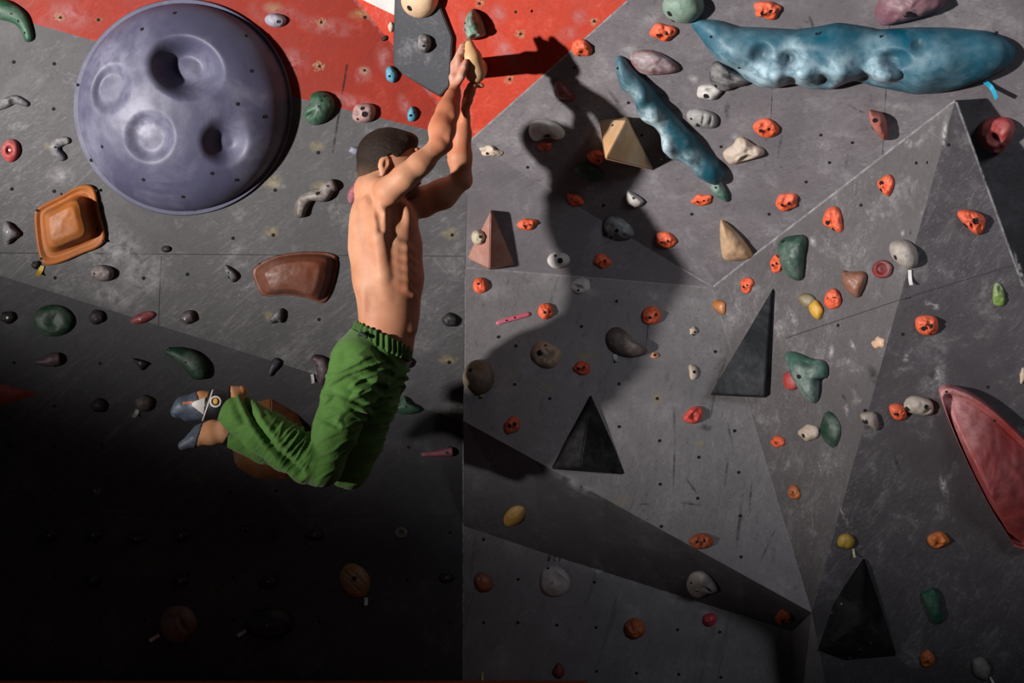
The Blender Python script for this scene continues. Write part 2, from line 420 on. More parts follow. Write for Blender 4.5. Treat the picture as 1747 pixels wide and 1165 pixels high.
for (x, y) in ((1014, 36), (888, 58), (870, 135), (818, 6)):
    wu.disc('F3', x, y, 9, 8, m_res2, irr=0.35, off=0.0015, hard=True); wu.disc('F3', x, y, 2.5, 2.5, BLACK, off=0.002, seg=8, hard=True)
for (x, y) in ((980, 115), (1072, 175), (1095, 230), (1454, 243), (1415, 277), (1375, 310), (1312, 365), (1270, 270), (1180, 365), (900, 285), (965, 372), (850, 295), (1030, 350), (1700, 55), (1705, 70), (1400, 230), (880, 20), (1230, 250)):
    pl = 'F1'
    wu.disc(pl, x, y, 2.6, 2.6, BLACK, off=0.002, seg=8, hard=True)
for (x, y) in ((1100, 452), (1104, 455), (1075, 375), (1160, 240)):
    wu.disc('F1', x, y, 8, 7, m_res2, irr=0.4, off=0.0015)
for (x, y) in ((992, 557), (1052, 514), (1056, 655), (1121, 680), (1125, 752), (1126, 826), (1192, 780), (1190, 850), (1253, 735), (1260, 806), (1263, 880), (1056, 728), (938, 680), (878, 656), (880, 590), (1128, 898), (1264, 950), (1270, 1020), (1183, 570), (850, 575), (1220, 600)):
    wc.disc('M', x, y, 2.8, 2.8, BLACK, off=0.002, seg=8, hard=True)
for (x, y, rx, ry) in ((1121, 680, 12, 18), (1060, 855, 18, 14), (935, 663, 14, 9), (875, 640, 14, 9), (1195, 757, 10, 8), (1000, 608, 26, 10)):
    wc.disc('M', x, y, rx, ry, m_res, irr=0.2)
for (x, y) in ((884, 988), (1014, 993), (884, 1062), (950, 1066), (1017, 1070), (1156, 1074), (1228, 1078), (1086, 1148), (1018, 1145), (1158, 1150), (1230, 1155), (825, 920), (825, 1062)):
    wlow.disc('LL', x, y, 2.6, 2.6, BLACK, off=0.002, seg=8, hard=True)
for (x, y) in ((1469, 350), (1618, 247), (1563, 278), (1735, 358), (1720, 385), (1475, 700), (1685, 660), (1640, 760), (1337, 980), (1430, 555), (1540, 570)):
    wr.disc('N' if x < 1560 and x < 1600 - (y - 170) * 0.28 else 'O', x, y, 2.6, 3, BLACK, off=0.002, seg=8, hard=True)
for w in (wl, wu, wc, wlow, wr): w.build()

# ------------------------------------------------------------------ floor and crash mat
m_floor = wall_mat('rubber_floor', (0.03, 0.03, 0.032), seed=50, chalk_amt=0.1)
fl = Wall('floor')
fl.raw([(-4, -7.5, 0), (4, -7.5, 0), (4, 1.2, 0), (-4, 1.2, 0)], m_floor)
fl.build()
def box_obj(name, lo, hi, mat, bevel=0.0):
    bm = bmesh.new(); bmesh.ops.create_cube(bm, size=1)
    for v in bm.verts:
        v.co = Vector([(lo[i] + hi[i]) / 2 + v.co[i] * (hi[i] - lo[i]) for i in range(3)])
    if bevel: bmesh.ops.bevel(bm, geom=bm.edges[:], offset=bevel, segments=3, affect='EDGES')
    me = bpy.data.meshes.new(name); c = Vector(((lo[0] + hi[0]) / 2, (lo[1] + hi[1]) / 2, lo[2]))
    for v in bm.verts: v.co -= c
    bm.to_mesh(me); bm.free(); me.materials.append(mat)
    o = bpy.data.objects.new(name, me); o.location = c; COL.objects.link(o)
    return o
m_mat = wall_mat('orange_vinyl', srgb(190, 84, 28), seed=60, chalk_amt=0.1, dark_amt=0.2)
mt = box_obj('crash_mat', (-3.0, -2.6, 0.003), (0.34, -0.012, 0.362), m_mat, 0.02)
tag(mt, 'orange vinyl crash mat along the foot of the wall, edge just showing', 'crash mat')
# ------------------------------------------------------------------ placing things on the facets
from mathutils.bvhtree import BVHTree
_dg = bpy.context.evaluated_depsgraph_get()
def _bvh(names):
    V, Fc = [], []
    for n in names:
        o = bpy.data.objects[n]; b = len(V)
        V += [v.co + o.location for v in o.data.vertices]
        Fc += [[b + i for i in p.vertices] for p in o.data.polygons]
    return BVHTree.FromPolygons(V, Fc)
WALLS = _bvh(['wall_left', 'wall_upper', 'wall_center', 'wall_lower', 'wall_right'])

class Spot:
    """a place on the wall met by the sight line through a pixel, with its facet"""
    def __init__(self, px, py):
        d = raydir(px, py).normalized()
        h, n, _, _ = WALLS.ray_cast(CAM, d)
        if n.y > 0: n = -n
        self.p, self.n = h, n
        self.s = (h.y - CAM.y) / F           # metres per pixel here
        self.up = (self.n * 0.35 - d * 0.65).normalized()   # the way a hold stands off its facet
    def hit(self, px, py):
        d = raydir(px, py)
        t = (self.p - CAM).dot(self.n) / d.dot(self.n)
        return CAM + d * t

def chaikin(P, n=2):
    for _ in range(n):
        Q = []
        for i in range(len(P)):
            a, b = P[i], P[(i + 1) % len(P)]
            Q += [(a[0] * .75 + b[0] * .25, a[1] * .75 + b[1] * .25), (a[0] * .25 + b[0] * .75, a[1] * .25 + b[1] * .75)]
        P = Q
    return P

def resample(P, N):
    P = [np.array(p, float) for p in P]; P.append(P[0])
    seg = [np.linalg.norm(P[i + 1] - P[i]) for i in range(len(P) - 1)]
    cum = np.concatenate([[0], np.cumsum(seg)]); out = []
    for k in range(N):
        t = cum[-1] * k / N; i = min(int(np.searchsorted(cum, t, 'right')) - 1, len(seg) - 1)
        u = (t - cum[i]) / max(seg[i], 1e-9); out.append(P[i] * (1 - u) + P[i + 1] * u)
    return np.array(out)

def lobed(w, h, rot, lob, seed, N=48):
    rr = random.Random(seed); r0 = math.radians(rot)
    ks = [(k, rr.uniform(-1, 1) * lob / (k ** 0.4), rr.uniform(0, 6.28)) for k in (2, 3, 4, 5)]
    out = []
    for i in range(N):
        a = 2 * math.pi * i / N; q = 1 + sum(A * math.cos(k * a + f) for k, A, f in ks)
        x, y = w / 2 * q * math.cos(a), h / 2 * q * math.sin(a)
        out.append((x * math.cos(r0) - y * math.sin(r0), x * math.sin(r0) + y * math.cos(r0)))
    a = np.array(out); mx = a.max(0); mn = a.min(0)
    return a - (mx + mn) / 2

_bolt_me = {}
def _disc_mesh(key, rings, mats, fm_from):
    """small lathe used for bolt heads and bolt holes; rings = [(radius, height)] in metres"""
    if key in _bolt_me: return _bolt_me[key]
    V, Fc, fm = [], [], []; N = 14
    for r, h in rings:
        for k in range(N):
            a = 2 * math.pi * k / N; V.append((r * math.cos(a), r * math.sin(a), h))
    for j in range(len(rings) - 1):
        for k in range(N):
            Fc.append([j * N + k, j * N + (k + 1) % N, (j + 1) * N + (k + 1) % N, (j + 1) * N + k]); fm.append(fm_from[j])
    Fc.append([(len(rings) - 1) * N + k for k in range(N)]); fm.append(fm_from[-1])
    me = bpy.data.meshes.new(key); me.from_pydata(V, [], Fc)
    for m in mats: me.materials.append(m)
    me.polygons.foreach_set('material_index', fm); me.update()
    _bolt_me[key] = me
    return me
def bolt_mesh(): return _disc_mesh('bolt', [(.0085, -.006), (.0085, .002), (.0072, .0032), (.0045, .0032), (.0038, .0004)], [STEEL, BLACK], [0, 0, 0, 1, 1])
def hole_mesh(): return _disc_mesh('bolt_hole', [(.0098, -.004), (.0098, .0008), (.0088, .0014), (.0078, .0003)], [BLACK], [0, 0, 0, 0])

def attach(kind, root, pos, nrm, scale=1.0):
    o = bpy.data.objects.new(kind, bolt_mesh() if kind == 'bolt' else hole_mesh()); COL.objects.link(o)
    o.parent = root; o.location = pos - root.location
    o.rotation_euler = nrm.to_track_quat('Z', 'Y').to_euler(); o.scale = (scale,) * 3
    return o

def smooth01(x):
    x = max(0.0, min(1.0, x)); return x * x * (3 - 2 * x)

def feat_h(x, y, feats):
    h = 0.0
    for f in feats:
        fx, fy, r, d = f[:4]; asp = f[4] if len(f) > 4 else 1.0; rot = math.radians(f[5]) if len(f) > 5 else 0.0; hard = f[6] if len(f) > 6 else 0.0
        dx, dy = x - fx, y - fy
        u = dx * math.cos(rot) + dy * math.sin(rot); v = (-dx * math.sin(rot) + dy * math.cos(rot)) / asp
        q = math.hypot(u, v) / r
        h += d * (1 - smooth01((q - hard) / (1 - hard)))
    return h

def spots_at(x, y, S):
    return min(1.0, sum(s[3] * min(1.0, 1.7 * max(0.0, 1 - math.hypot(x - s[0], (y - s[1]) / (s[4] if len(s) > 4 else 1.0)) / (s[2] * 1.25))) for s in S)) if S else 0.0
def dent_dark_at(x, y, feats):
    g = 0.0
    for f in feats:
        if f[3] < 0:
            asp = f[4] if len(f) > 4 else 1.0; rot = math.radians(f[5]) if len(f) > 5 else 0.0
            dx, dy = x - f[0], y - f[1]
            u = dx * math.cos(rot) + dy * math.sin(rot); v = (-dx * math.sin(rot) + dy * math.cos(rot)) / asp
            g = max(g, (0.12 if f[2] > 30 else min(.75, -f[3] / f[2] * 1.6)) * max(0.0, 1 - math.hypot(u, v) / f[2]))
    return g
def set_attr(o, name, vals):
    if any(vals):
        a = o.data.attributes.new(name, 'FLOAT', 'POINT'); a.data.foreach_set('value', vals)

def dome(p=2.2, q=2.0):
    return lambda rho: max(0.0, 1 - rho ** p) ** (1 / q)
def prof(stops):
    """piecewise height profile from rim (rho 1) to centre (rho 0), eased"""
    st = sorted(stops)
    def f(rho):
        for (a, ha), (b, hb) in zip(st, st[1:]):
            if rho <= b:
                u = (rho - a) / max(b - a, 1e-9); return ha + (hb - ha) * u
        return st[-1][1]
    return f

def pillow(name, label, cat, c, outline, hgt, mat, profile=None, feats=(), nz=0.12, nf=0.06, rings=16, bolts=(), holes=(),
           group=None, seed=0, smooth=True, centre=(0, 0), hs=1.0, lean=(0, 0), hole_scale=1.0, chalks=()):
    sp = Spot(*c); profile = profile or dome(); N = len(outline)
    cx, cy = c
    def height(x, y, rho):
        h = hgt * profile(rho)
        w = min(1.0, (1 - rho) * 4)
        h += hgt * nz * w * mnoise.noise(Vector((x * nf + seed * 3.1, y * nf + seed * 1.7, seed)))
        h += hgt * nz * .5 * w * mnoise.noise(Vector((x * nf * 2.3 + seed, y * nf * 2.3, seed + 9)))
        h += feat_h(x, y, feats) * w
        return h
    def world(x, y, h, rho):
        return sp.hit(cx + x + lean[0] * (1 - rho), cy + y + lean[1] * (1 - rho)) + sp.up * (h * sp.s)
    V, Fc = [], []
    gr = [0.0] * N; ch = [0.0] * N
    rhos = [math.sin(math.pi / 2 * (1 - i / rings)) for i in range(rings)]
    V += [sp.hit(cx + x, cy + y) - sp.n * 0.004 for x, y in outline]
    for rho in rhos:
        for x, y in outline:
            X, Y = centre[0] + (x - centre[0]) * rho, centre[1] + (y - centre[1]) * rho
            V.append(world(X, Y, max(0.0, height(X, Y, rho)), rho))
            ch.append(spots_at(X, Y, chalks)); gr.append(dent_dark_at(X, Y, feats))
    ch.append(spots_at(centre[0], centre[1], chalks)); gr.append(dent_dark_at(centre[0], centre[1], feats))
    V.append(world(centre[0], centre[1], height(centre[0], centre[1], 0), 0))
    for j in range(rings):
        for k in range(N):
            k2 = (k + 1) % N
            Fc.append([j * N + k, j * N + k2, (j + 1) * N + k2, (j + 1) * N + k])
    last = len(V) - 1
    for k in range(N): Fc.append([rings * N + k, rings * N + (k + 1) % N, last])
    o = link_mesh(name, V, Fc, mat, loc=sp.p.copy(), smooth=smooth)
    set_attr(o, 'chalk', ch); set_attr(o, 'dent_dark', gr)
    fix_out(o, sp.n)
    tag(o, label, cat, group)
    for kind, pts in (('bolt', bolts), ('bolt_hole', holes)):
        for q in pts:
            x, y = q[:2]
            # radial share of the outline at that bearing
            a = math.atan2(y - centre[1], x - centre[0]); d = math.hypot(x - centre[0], y - centre[1])
            best = min(outline, key=lambda P: abs((math.atan2(P[1] - centre[1], P[0] - centre[0]) - a + math.pi) % (2 * math.pi) - math.pi))
            R = math.hypot(best[0] - centre[0], best[1] - centre[1]); rho = min(0.97, d / max(R, 1e-6))
            P0 = lambda X, Y: world(X, Y, max(0.0, height(X, Y, min(.98, math.hypot(X - centre[0], Y - centre[1]) / max(R, 1e-6)))), rho)
            p = P0(x, y); e = 1.5
            nn = (P0(x + e, y) - P0(x - e, y)).cross(P0(x, y + e) - P0(x, y - e)).normalized()
            if nn.dot(sp.n) < 0: nn = -nn
            attach(kind, o, p + nn * 0.0006, nn, (q[2] if len(q) > 2 else 1.0) * hole_scale)
    return o

def fix_out(o, n):
    """outward facing normals for a shell standing on the wall"""
    bm = bmesh.new(); bm.from_mesh(o.data)
    bmesh.ops.recalc_face_normals(bm, faces=bm.faces[:])
    tot = sum((f.normal.dot(n) * f.calc_area() for f in bm.faces), 0.0)
    if tot < 0: bmesh.ops.reverse_faces(bm, faces=bm.faces[:])
    bm.to_mesh(o.data); bm.free(); o.data.update()

def strip_shape(name, label, cat, c, top, bot, hgt, mat, feats=(), nz=0.1, nf=0.04, nu=48, nv=16, bolts=(), holes=(), group=None, seed=0, flat=1.0, taper=0.12, keel=0.0, chalks=()):
    """a long form lying along the wall between two edge lines (pixel offsets from c), rounded across"""
    sp = Spot(*c); cx, cy = c
    def along(P, t):
        P = [np.array(p, float) for p in P]
        seg = [np.linalg.norm(P[i + 1] - P[i]) for i in range(len(P) - 1)]; cum = np.concatenate([[0], np.cumsum(seg)])
        d = t * cum[-1]; i = min(int(np.searchsorted(cum, d, 'right')) - 1, len(seg) - 1); i = max(i, 0)
        return P[i] + (P[i + 1] - P[i]) * ((d - cum[i]) / max(seg[i], 1e-9))
    T = np.array([along(top, i / nu) for i in range(nu + 1)]); B = np.array([along(bot, i / nu) for i in range(nu + 1)])
    for A in (T, B):                                   # ease the corners of the traced edges
        for _ in range(2): A[1:-1] = A[1:-1] * .5 + (A[2:] + A[:-2]) * .25
    wid = np.linalg.norm(T - B, axis=1); wmax = wid.max()
    def height(x, y, i, v):
        u = i / nu; e = min(1.0, min(u, 1 - u) / taper) if taper else 1.0
        e = math.sqrt(max(0.0, 1 - (1 - e) ** 2))
        s = max(0.0, 1 - abs(2 * v - 1 + keel * (1 - abs(2 * v - 1))) ** 2.2) ** (0.5 * flat)
        h = hgt * (wid[i] / wmax) ** 0.7 * s * e
        w = min(1.0, s * 1.5) * e
        h += hgt * nz * w * mnoise.noise(Vector((x * nf + seed, y * nf, seed * 2.0)))
        return max(0.0, h + feat_h(x, y, feats) * w)
    V, Fc, ch, gr = [], [], [], []
    for i in range(nu + 1):
        for j in range(nv + 1):
            v = .5 - .5 * math.cos(math.pi * j / nv); p = T[i] * (1 - v) + B[i] * v
            V.append(sp.hit(cx + p[0], cy + p[1]) + sp.up * (height(p[0], p[1], i, v) * sp.s - (0.004 if j in (0, nv) or i in (0, nu) else 0.0)))
            ch.append(spots_at(p[0], p[1], chalks)); gr.append(dent_dark_at(p[0], p[1], feats))
    for i in range(nu):
        for j in range(nv):
            a = i * (nv + 1) + j; Fc.append([a, a + 1, a + nv + 2, a + nv + 1])
    o = link_mesh(name, V, Fc, mat, loc=sp.p.copy())
    set_attr(o, 'chalk', ch); set_attr(o, 'dent_dark', gr)
    fix_out(o, sp.n); tag(o, label, cat, group)
    for kind, pts in (('bolt', bolts), ('bolt_hole', holes)):
        for q in pts:
            x, y = q[:2]
            i = int(np.argmin(np.linalg.norm((T + B) / 2 - np.array([x, y]), axis=1)))
            v = max(.08, min(.92, float(np.dot(np.array([x, y]) - T[i], B[i] - T[i]) / max(wid[i] ** 2, 1e-6))))
            attach(kind, o, sp.hit(cx + x, cy + y) + sp.up * (height(x, y, i, v) * sp.s + .0008), sp.up, q[2] if len(q) > 2 else 1.0)
    return o

def sweep(name, label, cat, c, path, widths, hgt, mat, **kw):
    """strip_shape from a centre line and widths (pixel offsets)"""
    P = np.array(path, float); M = 24
    # Catmull-Rom through the path
    Q, Wd = [], []
    n = len(P)
    for k in range(M + 1):
        t = k / M * (n - 1); i = min(int(t), n - 2); u = t - i
        p0, p1, p2, p3 = P[max(i - 1, 0)], P[i], P[i + 1], P[min(i + 2, n - 1)]
        Q.append(.5 * ((2 * p1) + (-p0 + p2) * u + (2 * p0 - 5 * p1 + 4 * p2 - p3) * u * u + (-p0 + 3 * p1 - 3 * p2 + p3) * u ** 3))
        Wd.append(widths[i] * (1 - u) + widths[i + 1] * u)
    Q = np.array(Q); Tn = np.gradient(Q, axis=0); Tn /= np.linalg.norm(Tn, axis=1)[:, None] + 1e-9
    Nn = np.stack([Tn[:, 1], -Tn[:, 0]], 1); Wd = np.array(Wd)
    end = np.array([min(1, math.sqrt(1 - (1 - min(1, min(k, M - k) / 2.5)) ** 2) + .12) for k in range(M + 1)])
    top = Q + Nn * (Wd * end / 2)[:, None]; bot = Q - Nn * (Wd * end / 2)[:, None]
    return strip_shape(name, label, cat, c, top.tolist(), bot.tolist(), hgt, mat, **kw)

def facet(name, label, cat, c, verts, mat, bevel=2.5, group=None, mats=None, free=False):
    """plywood volume: hull of points (px, py, height in px) standing on the facet at c"""
    sp = Spot(*c); bm = bmesh.new()
    P = []
    for x, y, h in verts:
        q = Spot(x, y).p if free else sp.hit(x, y)
        P.append(q + ((CAM - q).normalized() * (h * sp.s) if h > 0 else sp.n * -0.004) - sp.p)
    vs = [bm.verts.new(p) for p in P]
    bmesh.ops.convex_hull(bm, input=vs)
    bmesh.ops.dissolve_limit(bm, angle_limit=0.03, verts=bm.verts[:], edges=bm.edges[:])
    if bevel: bmesh.ops.bevel(bm, geom=bm.edges[:], offset=bevel * sp.s, segments=2, affect='EDGES')
    bmesh.ops.recalc_face_normals(bm, faces=bm.faces[:])
    me = bpy.data.meshes.new(name); bm.to_mesh(me); bm.free()
    for m in (mats or [mat]): me.materials.append(m)
    o = bpy.data.objects.new(name, me); o.location = sp.p; COL.objects.link(o)
    tag(o, label, cat, group)
    return o

def facet_bolt(o, c, px, py, h, kind='bolt_hole', scale=1.0):
    p = Spot(px, py).p
    bv = BVHTree.FromPolygons([v.co + o.location for v in o.data.vertices], [list(f.vertices) for f in o.data.polygons])
    loc, n, _, _ = bv.ray_cast(CAM, (p - CAM).normalized())
    if loc is not None:
        if n.dot(CAM - loc) < 0: n = -n
        attach(kind, o, loc + n * .0006, n, scale)

def tape(label, cx, cy, length, width, rot, col, lift=0.004, curl=6):
    """short strip of tape stuck on the wall, lower end curling off"""
    sp = Spot(cx, cy); r = math.radians(rot); V = []; n = 6
    for i in range(n + 1):
        t = i / n - .5
        for s in (-.5, .5):
            x, y = length * t, width * s
            V.append(sp.hit(cx + x * math.cos(r) - y * math.sin(r), cy + x * math.sin(r) + y * math.cos(r)) + sp.n * (lift + curl * sp.s * max(0, t + .1) ** 2 * 4))
    Fc = [[2 * i, 2 * i + 1, 2 * i + 3, 2 * i + 2] for i in range(n)]
    bm = bmesh.new(); vs = [bm.verts.new(v - sp.p) for v in V]
    fs = [bm.faces.new([vs[i] for i in f]) for f in Fc]
    bmesh.ops.recalc_face_normals(bm, faces=bm.faces[:])
    bmesh.ops.solidify(bm, geom=bm.faces[:], thickness=0.0012)
    me = bpy.data.meshes.new('route_tape'); bm.to_mesh(me); bm.free(); me.materials.append(flat_mat('tape', col, 0.5))
    o = bpy.data.objects.new('route_tape', me); o.location = sp.p; COL.objects.link(o)
    tag(o, label, 'tape', 'route tapes on the wall')
    return o
# ------------------------------------------------------------------ colours of the holds
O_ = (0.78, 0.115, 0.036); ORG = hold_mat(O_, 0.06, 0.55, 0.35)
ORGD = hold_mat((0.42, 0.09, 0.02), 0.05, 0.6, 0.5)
RED = hold_mat((0.42, 0.04, 0.035), 0.12, 0.55, 0.5)
DRED = hold_mat((0.20, 0.022, 0.025), 0.12, 0.5, 0.5)
GRN = hold_mat((0.014, 0.075, 0.037), 0.06, 0.5, 0.5)
DGRN = hold_mat((0.007, 0.042, 0.021), 0.06, 0.5, 0.5)
MINT = hold_mat((0.16, 0.27, 0.20), 0.15, 0.55, 0.3)
GREYH = hold_mat((0.075, 0.073, 0.085), 0.25, 0.6, 0.5)
DGREY = hold_mat((0.05, 0.05, 0.055), 0.2, 0.6, 0.5)
DARK = hold_mat((0.018, 0.014, 0.016), 0.05, 0.5, 0.5, spec=0.2)
NAVY = hold_mat((0.02, 0.023, 0.036), 0.05, 0.5, 0.5)
PLUM = hold_mat((0.06, 0.028, 0.038), 0.1, 0.5, 0.5)
LILAC = hold_mat((0.24, 0.22, 0.30), 0.2, 0.6, 0.4)
WHITE = hold_mat((0.58, 0.55, 0.52), 0.2, 0.6, 0.4)
BEIGE = hold_mat((0.52, 0.41, 0.31), 0.2, 0.6, 0.5)
TAN = hold_mat((0.50, 0.30, 0.14), 0.15, 0.5, 0.4)
TANW = hold_mat((0.66, 0.45, 0.26), 0.12, 0.5, 0.25)
BROWN = hold_mat((0.24, 0.09, 0.045), 0.08, 0.45, 0.5)
AMBER = hold_mat((0.42, 0.15, 0.03), 0.05, 0.4, 0.5)
YEL = hold_mat((0.60, 0.34, 0.03), 0.05, 0.5, 0.4)
OLIVE = hold_mat((0.22, 0.17, 0.07), 0.15, 0.5, 0.4)
BLUE = hold_mat((0.04, 0.27, 0.40), 0.15, 0.5, 0.4)
PINK = hold_mat((0.62, 0.13, 0.19), 0.12, 0.6, 0.3)
SKULL = hold_mat((0.36, 0.18, 0.165), 0.2, 0.5, 0.5)
TEAL = hold_mat((0.003, 0.088, 0.14), 0.12, 0.5, 0.35, chalkcol=(0.35, 0.48, 0.54), scale=0.45)
TEAL2 = hold_mat((0.008, 0.085, 0.12), 0.12, 0.5, 0.3, chalkcol=(0.42, 0.52, 0.56), scale=0.7)
PURPLE = hold_mat((0.070, 0.070, 0.122), 0.20, 0.5, 0.35, chalkcol=(0.24, 0.24, 0.31), scale=0.35)
PAD = hold_mat((0.42, 0.13, 0.024), 0.12, 0.5, 0.4, chalkcol=(0.32, 0.21, 0.16), scale=0.6)
BRVOL = hold_mat((0.15, 0.045, 0.02), 0.25, 0.4, 0.4, chalkcol=(0.22, 0.14, 0.12), scale=0.6)
STONE = hold_mat((0.22, 0.09, 0.09), 0.45, 0.5, 0.4, chalkcol=(0.40, 0.38, 0.40))
BLUEGREY = hold_mat((0.11, 0.15, 0.17), 0.3, 0.55, 0.5)
MAROON = hold_mat((0.19, 0.085, 0.11), 0.1, 0.5, 0.3)
LIME = hold_mat((0.17, 0.26, 0.06), 0.2, 0.5, 0.6)
REDVOL = hold_mat((0.27, 0.038, 0.038), 0.1, 0.45, 0.3, chalkcol=(0.5, 0.26, 0.26), scale=0.5)
GREYVOL = hold_mat((0.017, 0.019, 0.022), 0.1, 0.65, 0.4, spec=0.15, chalkcol=(0.25, 0.26, 0.27), scale=0.6)
BLKVOL = hold_mat((0.007, 0.0072, 0.008), 0.03, 0.75, 0.4, scale=0.6, spec=0.12)
TANVOL = hold_mat((0.62, 0.37, 0.17), 0.3, 0.5, 0.3, chalkcol=(0.62, 0.55, 0.48), scale=0.6)
RBVOL = hold_mat((0.36, 0.17, 0.13), 0.35, 0.5, 0.4, chalkcol=(0.45, 0.36, 0.32), scale=0.8)
OCT = hold_mat((0.30, 0.13, 0.045), 0.08, 0.5, 0.4)

_seed = [100]
def hold(label, cx, cy, w, h, mat, hgt=None, rot=0, poly=None, lob=0.10, cat='climbing hold', name='climbing_hold', group=None, p=2.2, q=2.0, soft=2, **kw):
    _seed[0] += 1; sd = kw.pop('seed', _seed[0])
    if poly:
        out = resample(chaikin(poly, soft) if soft else poly, kw.pop('N', 48)) - np.array([cx, cy])
    else:
        out = lobed(w, h, rot, lob, sd)
    if hgt is None: hgt = 0.42 * min(w, h)
    return pillow(name, label, cat, (cx, cy), out, hgt, mat, profile=kw.pop('profile', dome(p, q)), group=group, seed=sd, **kw)

GO = 'small orange climbing holds'
def org(label, cx, cy, w, h, rot=0, poly=None, hgt=None, mat=None, **kw):
    """lumpy orange jug with two bolt holes and a finger dip"""
    rr = random.Random(int(cx * 7 + cy)); m = min(w, h)
    kw.setdefault('holes', [(-.18 * w, .08 * h), (.12 * w, -.02 * h)])
    kw.setdefault('feats', [(rr.uniform(-.1, .1) * w, .22 * h, .26 * m, -.16 * m), (-.24 * w, -.16 * h, .26 * m, .12 * m), (.26 * w, -.1 * h, .24 * m, .1 * m)])
    return hold(label, cx, cy, w, h, mat or ORG, hgt or .46 * m, rot, poly, lob=kw.pop('lob', .16), group=GO, nz=kw.pop('nz', .30), nf=.10, hole_scale=m / 36.0 * .95, **kw)

# ------------------------------------------------------------------ large forms
# the purple half ball with its dished holes and flange
th = [2 * math.pi * i / 160 for i in range(160)]
ball_out = np.array([(186.5 * math.cos(a), 185 * math.sin(a)) for a in th])
ball_prof = lambda r: 0.075 * min(1, (1 - r) / .008) if r > .955 else 0.075 + .93 * math.sqrt(max(0, 1 - (r / .955) ** 2)) ** 1.15
ball = pillow('ball_volume', 'huge purple half ball with four dished hollows, biggest form on the wall', 'climbing volume', (312, 183), ball_out, 90, PURPLE,
    profile=ball_prof, rings=84, nz=0.02, nf=.015,
    feats=[(12, -66, 70, -50, .80, 20, .30), (-114, -31, 38, -15, 1.2, 25, .5), (-47, 49, 46, -14, 1.0, 0, .45), (76, 57, 44, -27, 1.05, 0, .2)],
    holes=[(-155, 90, .8), (-60, 121, .8), (55, 110, .8), (98, -5, .8), (141, 16, .8), (5, 150, .8), (-10, -158, .8), (-63, -130, .8), (94, 122, .8), (20, 176, .7), (-178, -38, .7), (110, -120, .7), (-130, 66, .7), (120, -60, .7)], seed=4,
    chalks=[(-47, 49, 40, .40), (-54, 36, 16, .6), (-90, 10, 50, .28), (-60, -5, 40, .2), (30, -60, 36, .25), (-150, 50, 30, .2), (-90, -110, 60, .15), (-120, -80, 30, .3)])

hold('orange square pad with a raised slanted block, under the purple ball', 120, 383, 0, 0, PAD, 46, name='pad_volume', cat='climbing volume',
     poly=[(58, 362), (66, 352), (104, 334), (136, 315), (155, 314), (165, 325), (169, 358), (181, 398), (179, 414), (166, 424), (140, 433), (105, 449), (80, 454), (69, 446), (62, 410)], soft=2, N=96, rings=40,
     profile=prof([(0, 1.0), (.40, .95), (.56, .80), (.70, .16), (.80, .10), (.93, .20), (.985, .16), (1.0, 0)]), nz=.015, seed=11, centre=(-4, -2), lean=(-5, -3),
     holes=[(45, -58, .6), (-55, -24, .6), (58, 28, .6), (-48, 58, .6), (-14, -52, .5), (48, 8, .5)])
hold('wide brown shield volume with curved lower edge, behind the climber\'s back', 503, 472, 0, 0, BRVOL, 34, name='shield_volume', cat='climbing volume',
     poly=[(428, 462), (440, 450), (462, 438), (505, 429), (555, 429), (575, 434), (577, 446), (573, 472), (563, 506), (555, 517), (545, 517), (522, 508), (492, 503), (450, 507), (441, 498), (433, 478)], soft=1, N=96, rings=36,
     profile=prof([(0, 1.0), (.35, .97), (.62, .88), (.80, .55), (.90, .16), (.97, .14), (1, 0)]), nz=.02, seed=15, lean=(-6, 0), holes=[(70, -32, .5), (-60, -22, .4)])

TOP = [(1178, 38), (1190, 32), (1225, 34), (1260, 45), (1310, 47), (1360, 50), (1400, 44), (1430, 38), (1465, 43), (1500, 50), (1560, 46), (1620, 47), (1680, 52), (1712, 62), (1732, 80), (1733, 95)]
BOT = [(1178, 42), (1188, 55), (1205, 78), (1225, 103), (1255, 117), (1275, 136), (1298, 148), (1325, 150), (1352, 141), (1385, 151), (1420, 152), (1442, 141), (1458, 136), (1490, 146), (1530, 154), (1562, 160), (1600, 157), (1640, 149), (1690, 128), (1722, 112), (1731, 98)]
sub = lambda P, c: [(x - c[0], y - c[1]) for x, y in P]
strip_shape('long_volume', 'long teal lumpy volume lying across the top of the wall', 'climbing volume', (1455, 95), sub(TOP, (1455, 95)), sub(BOT, (1455, 95)), 62, TEAL, nz=.08, nf=.018, nu=130, nv=40, taper=.1,
     feats=[(-128, 22, 34, 30, .9), (-105, -4, 24, -22, .8), (-82, 22, 36, 28, .9), (-152, -12, 24, -16), (-102, 34, 14, -12), (-16, 20, 40, 24, .8), (-46, 34, 18, -16), (52, 18, 34, 34, .7, 15, .25), (70, -4, 34, -24, .55), (22, 34, 18, -14), (110, 30, 50, 14), (150, 0, 60, 14, .8), (-200, -8, 40, 16), (110, -26, 18, -10)],
     chalks=[(-130, 22, 40, .75), (-100, -14, 22, .7), (-84, 24, 36, .75), (-20, 22, 42, .6), (50, 20, 30, .9, .8), (-200, 0, 40, .3), (40, -20, 30, .25), (140, 30, 60, .2), (-170, 30, 30, .5)],
     holes=[(-238, -38, .5), (48, -38, .5), (-60, -44, .5), (-190, 12, .5)], seed=21)
ST = [(1050, 96), (1060, 94), (1080, 114), (1110, 145), (1140, 185), (1180, 225), (1205, 258), (1225, 275), (1238, 298)]
SB = [(1049, 100), (1052, 125), (1060, 150), (1080, 165), (1088, 188), (1096, 206), (1115, 214), (1128, 230), (1130, 254), (1142, 268), (1165, 274), (1180, 285), (1190, 300), (1208, 310), (1222, 316), (1236, 302)]
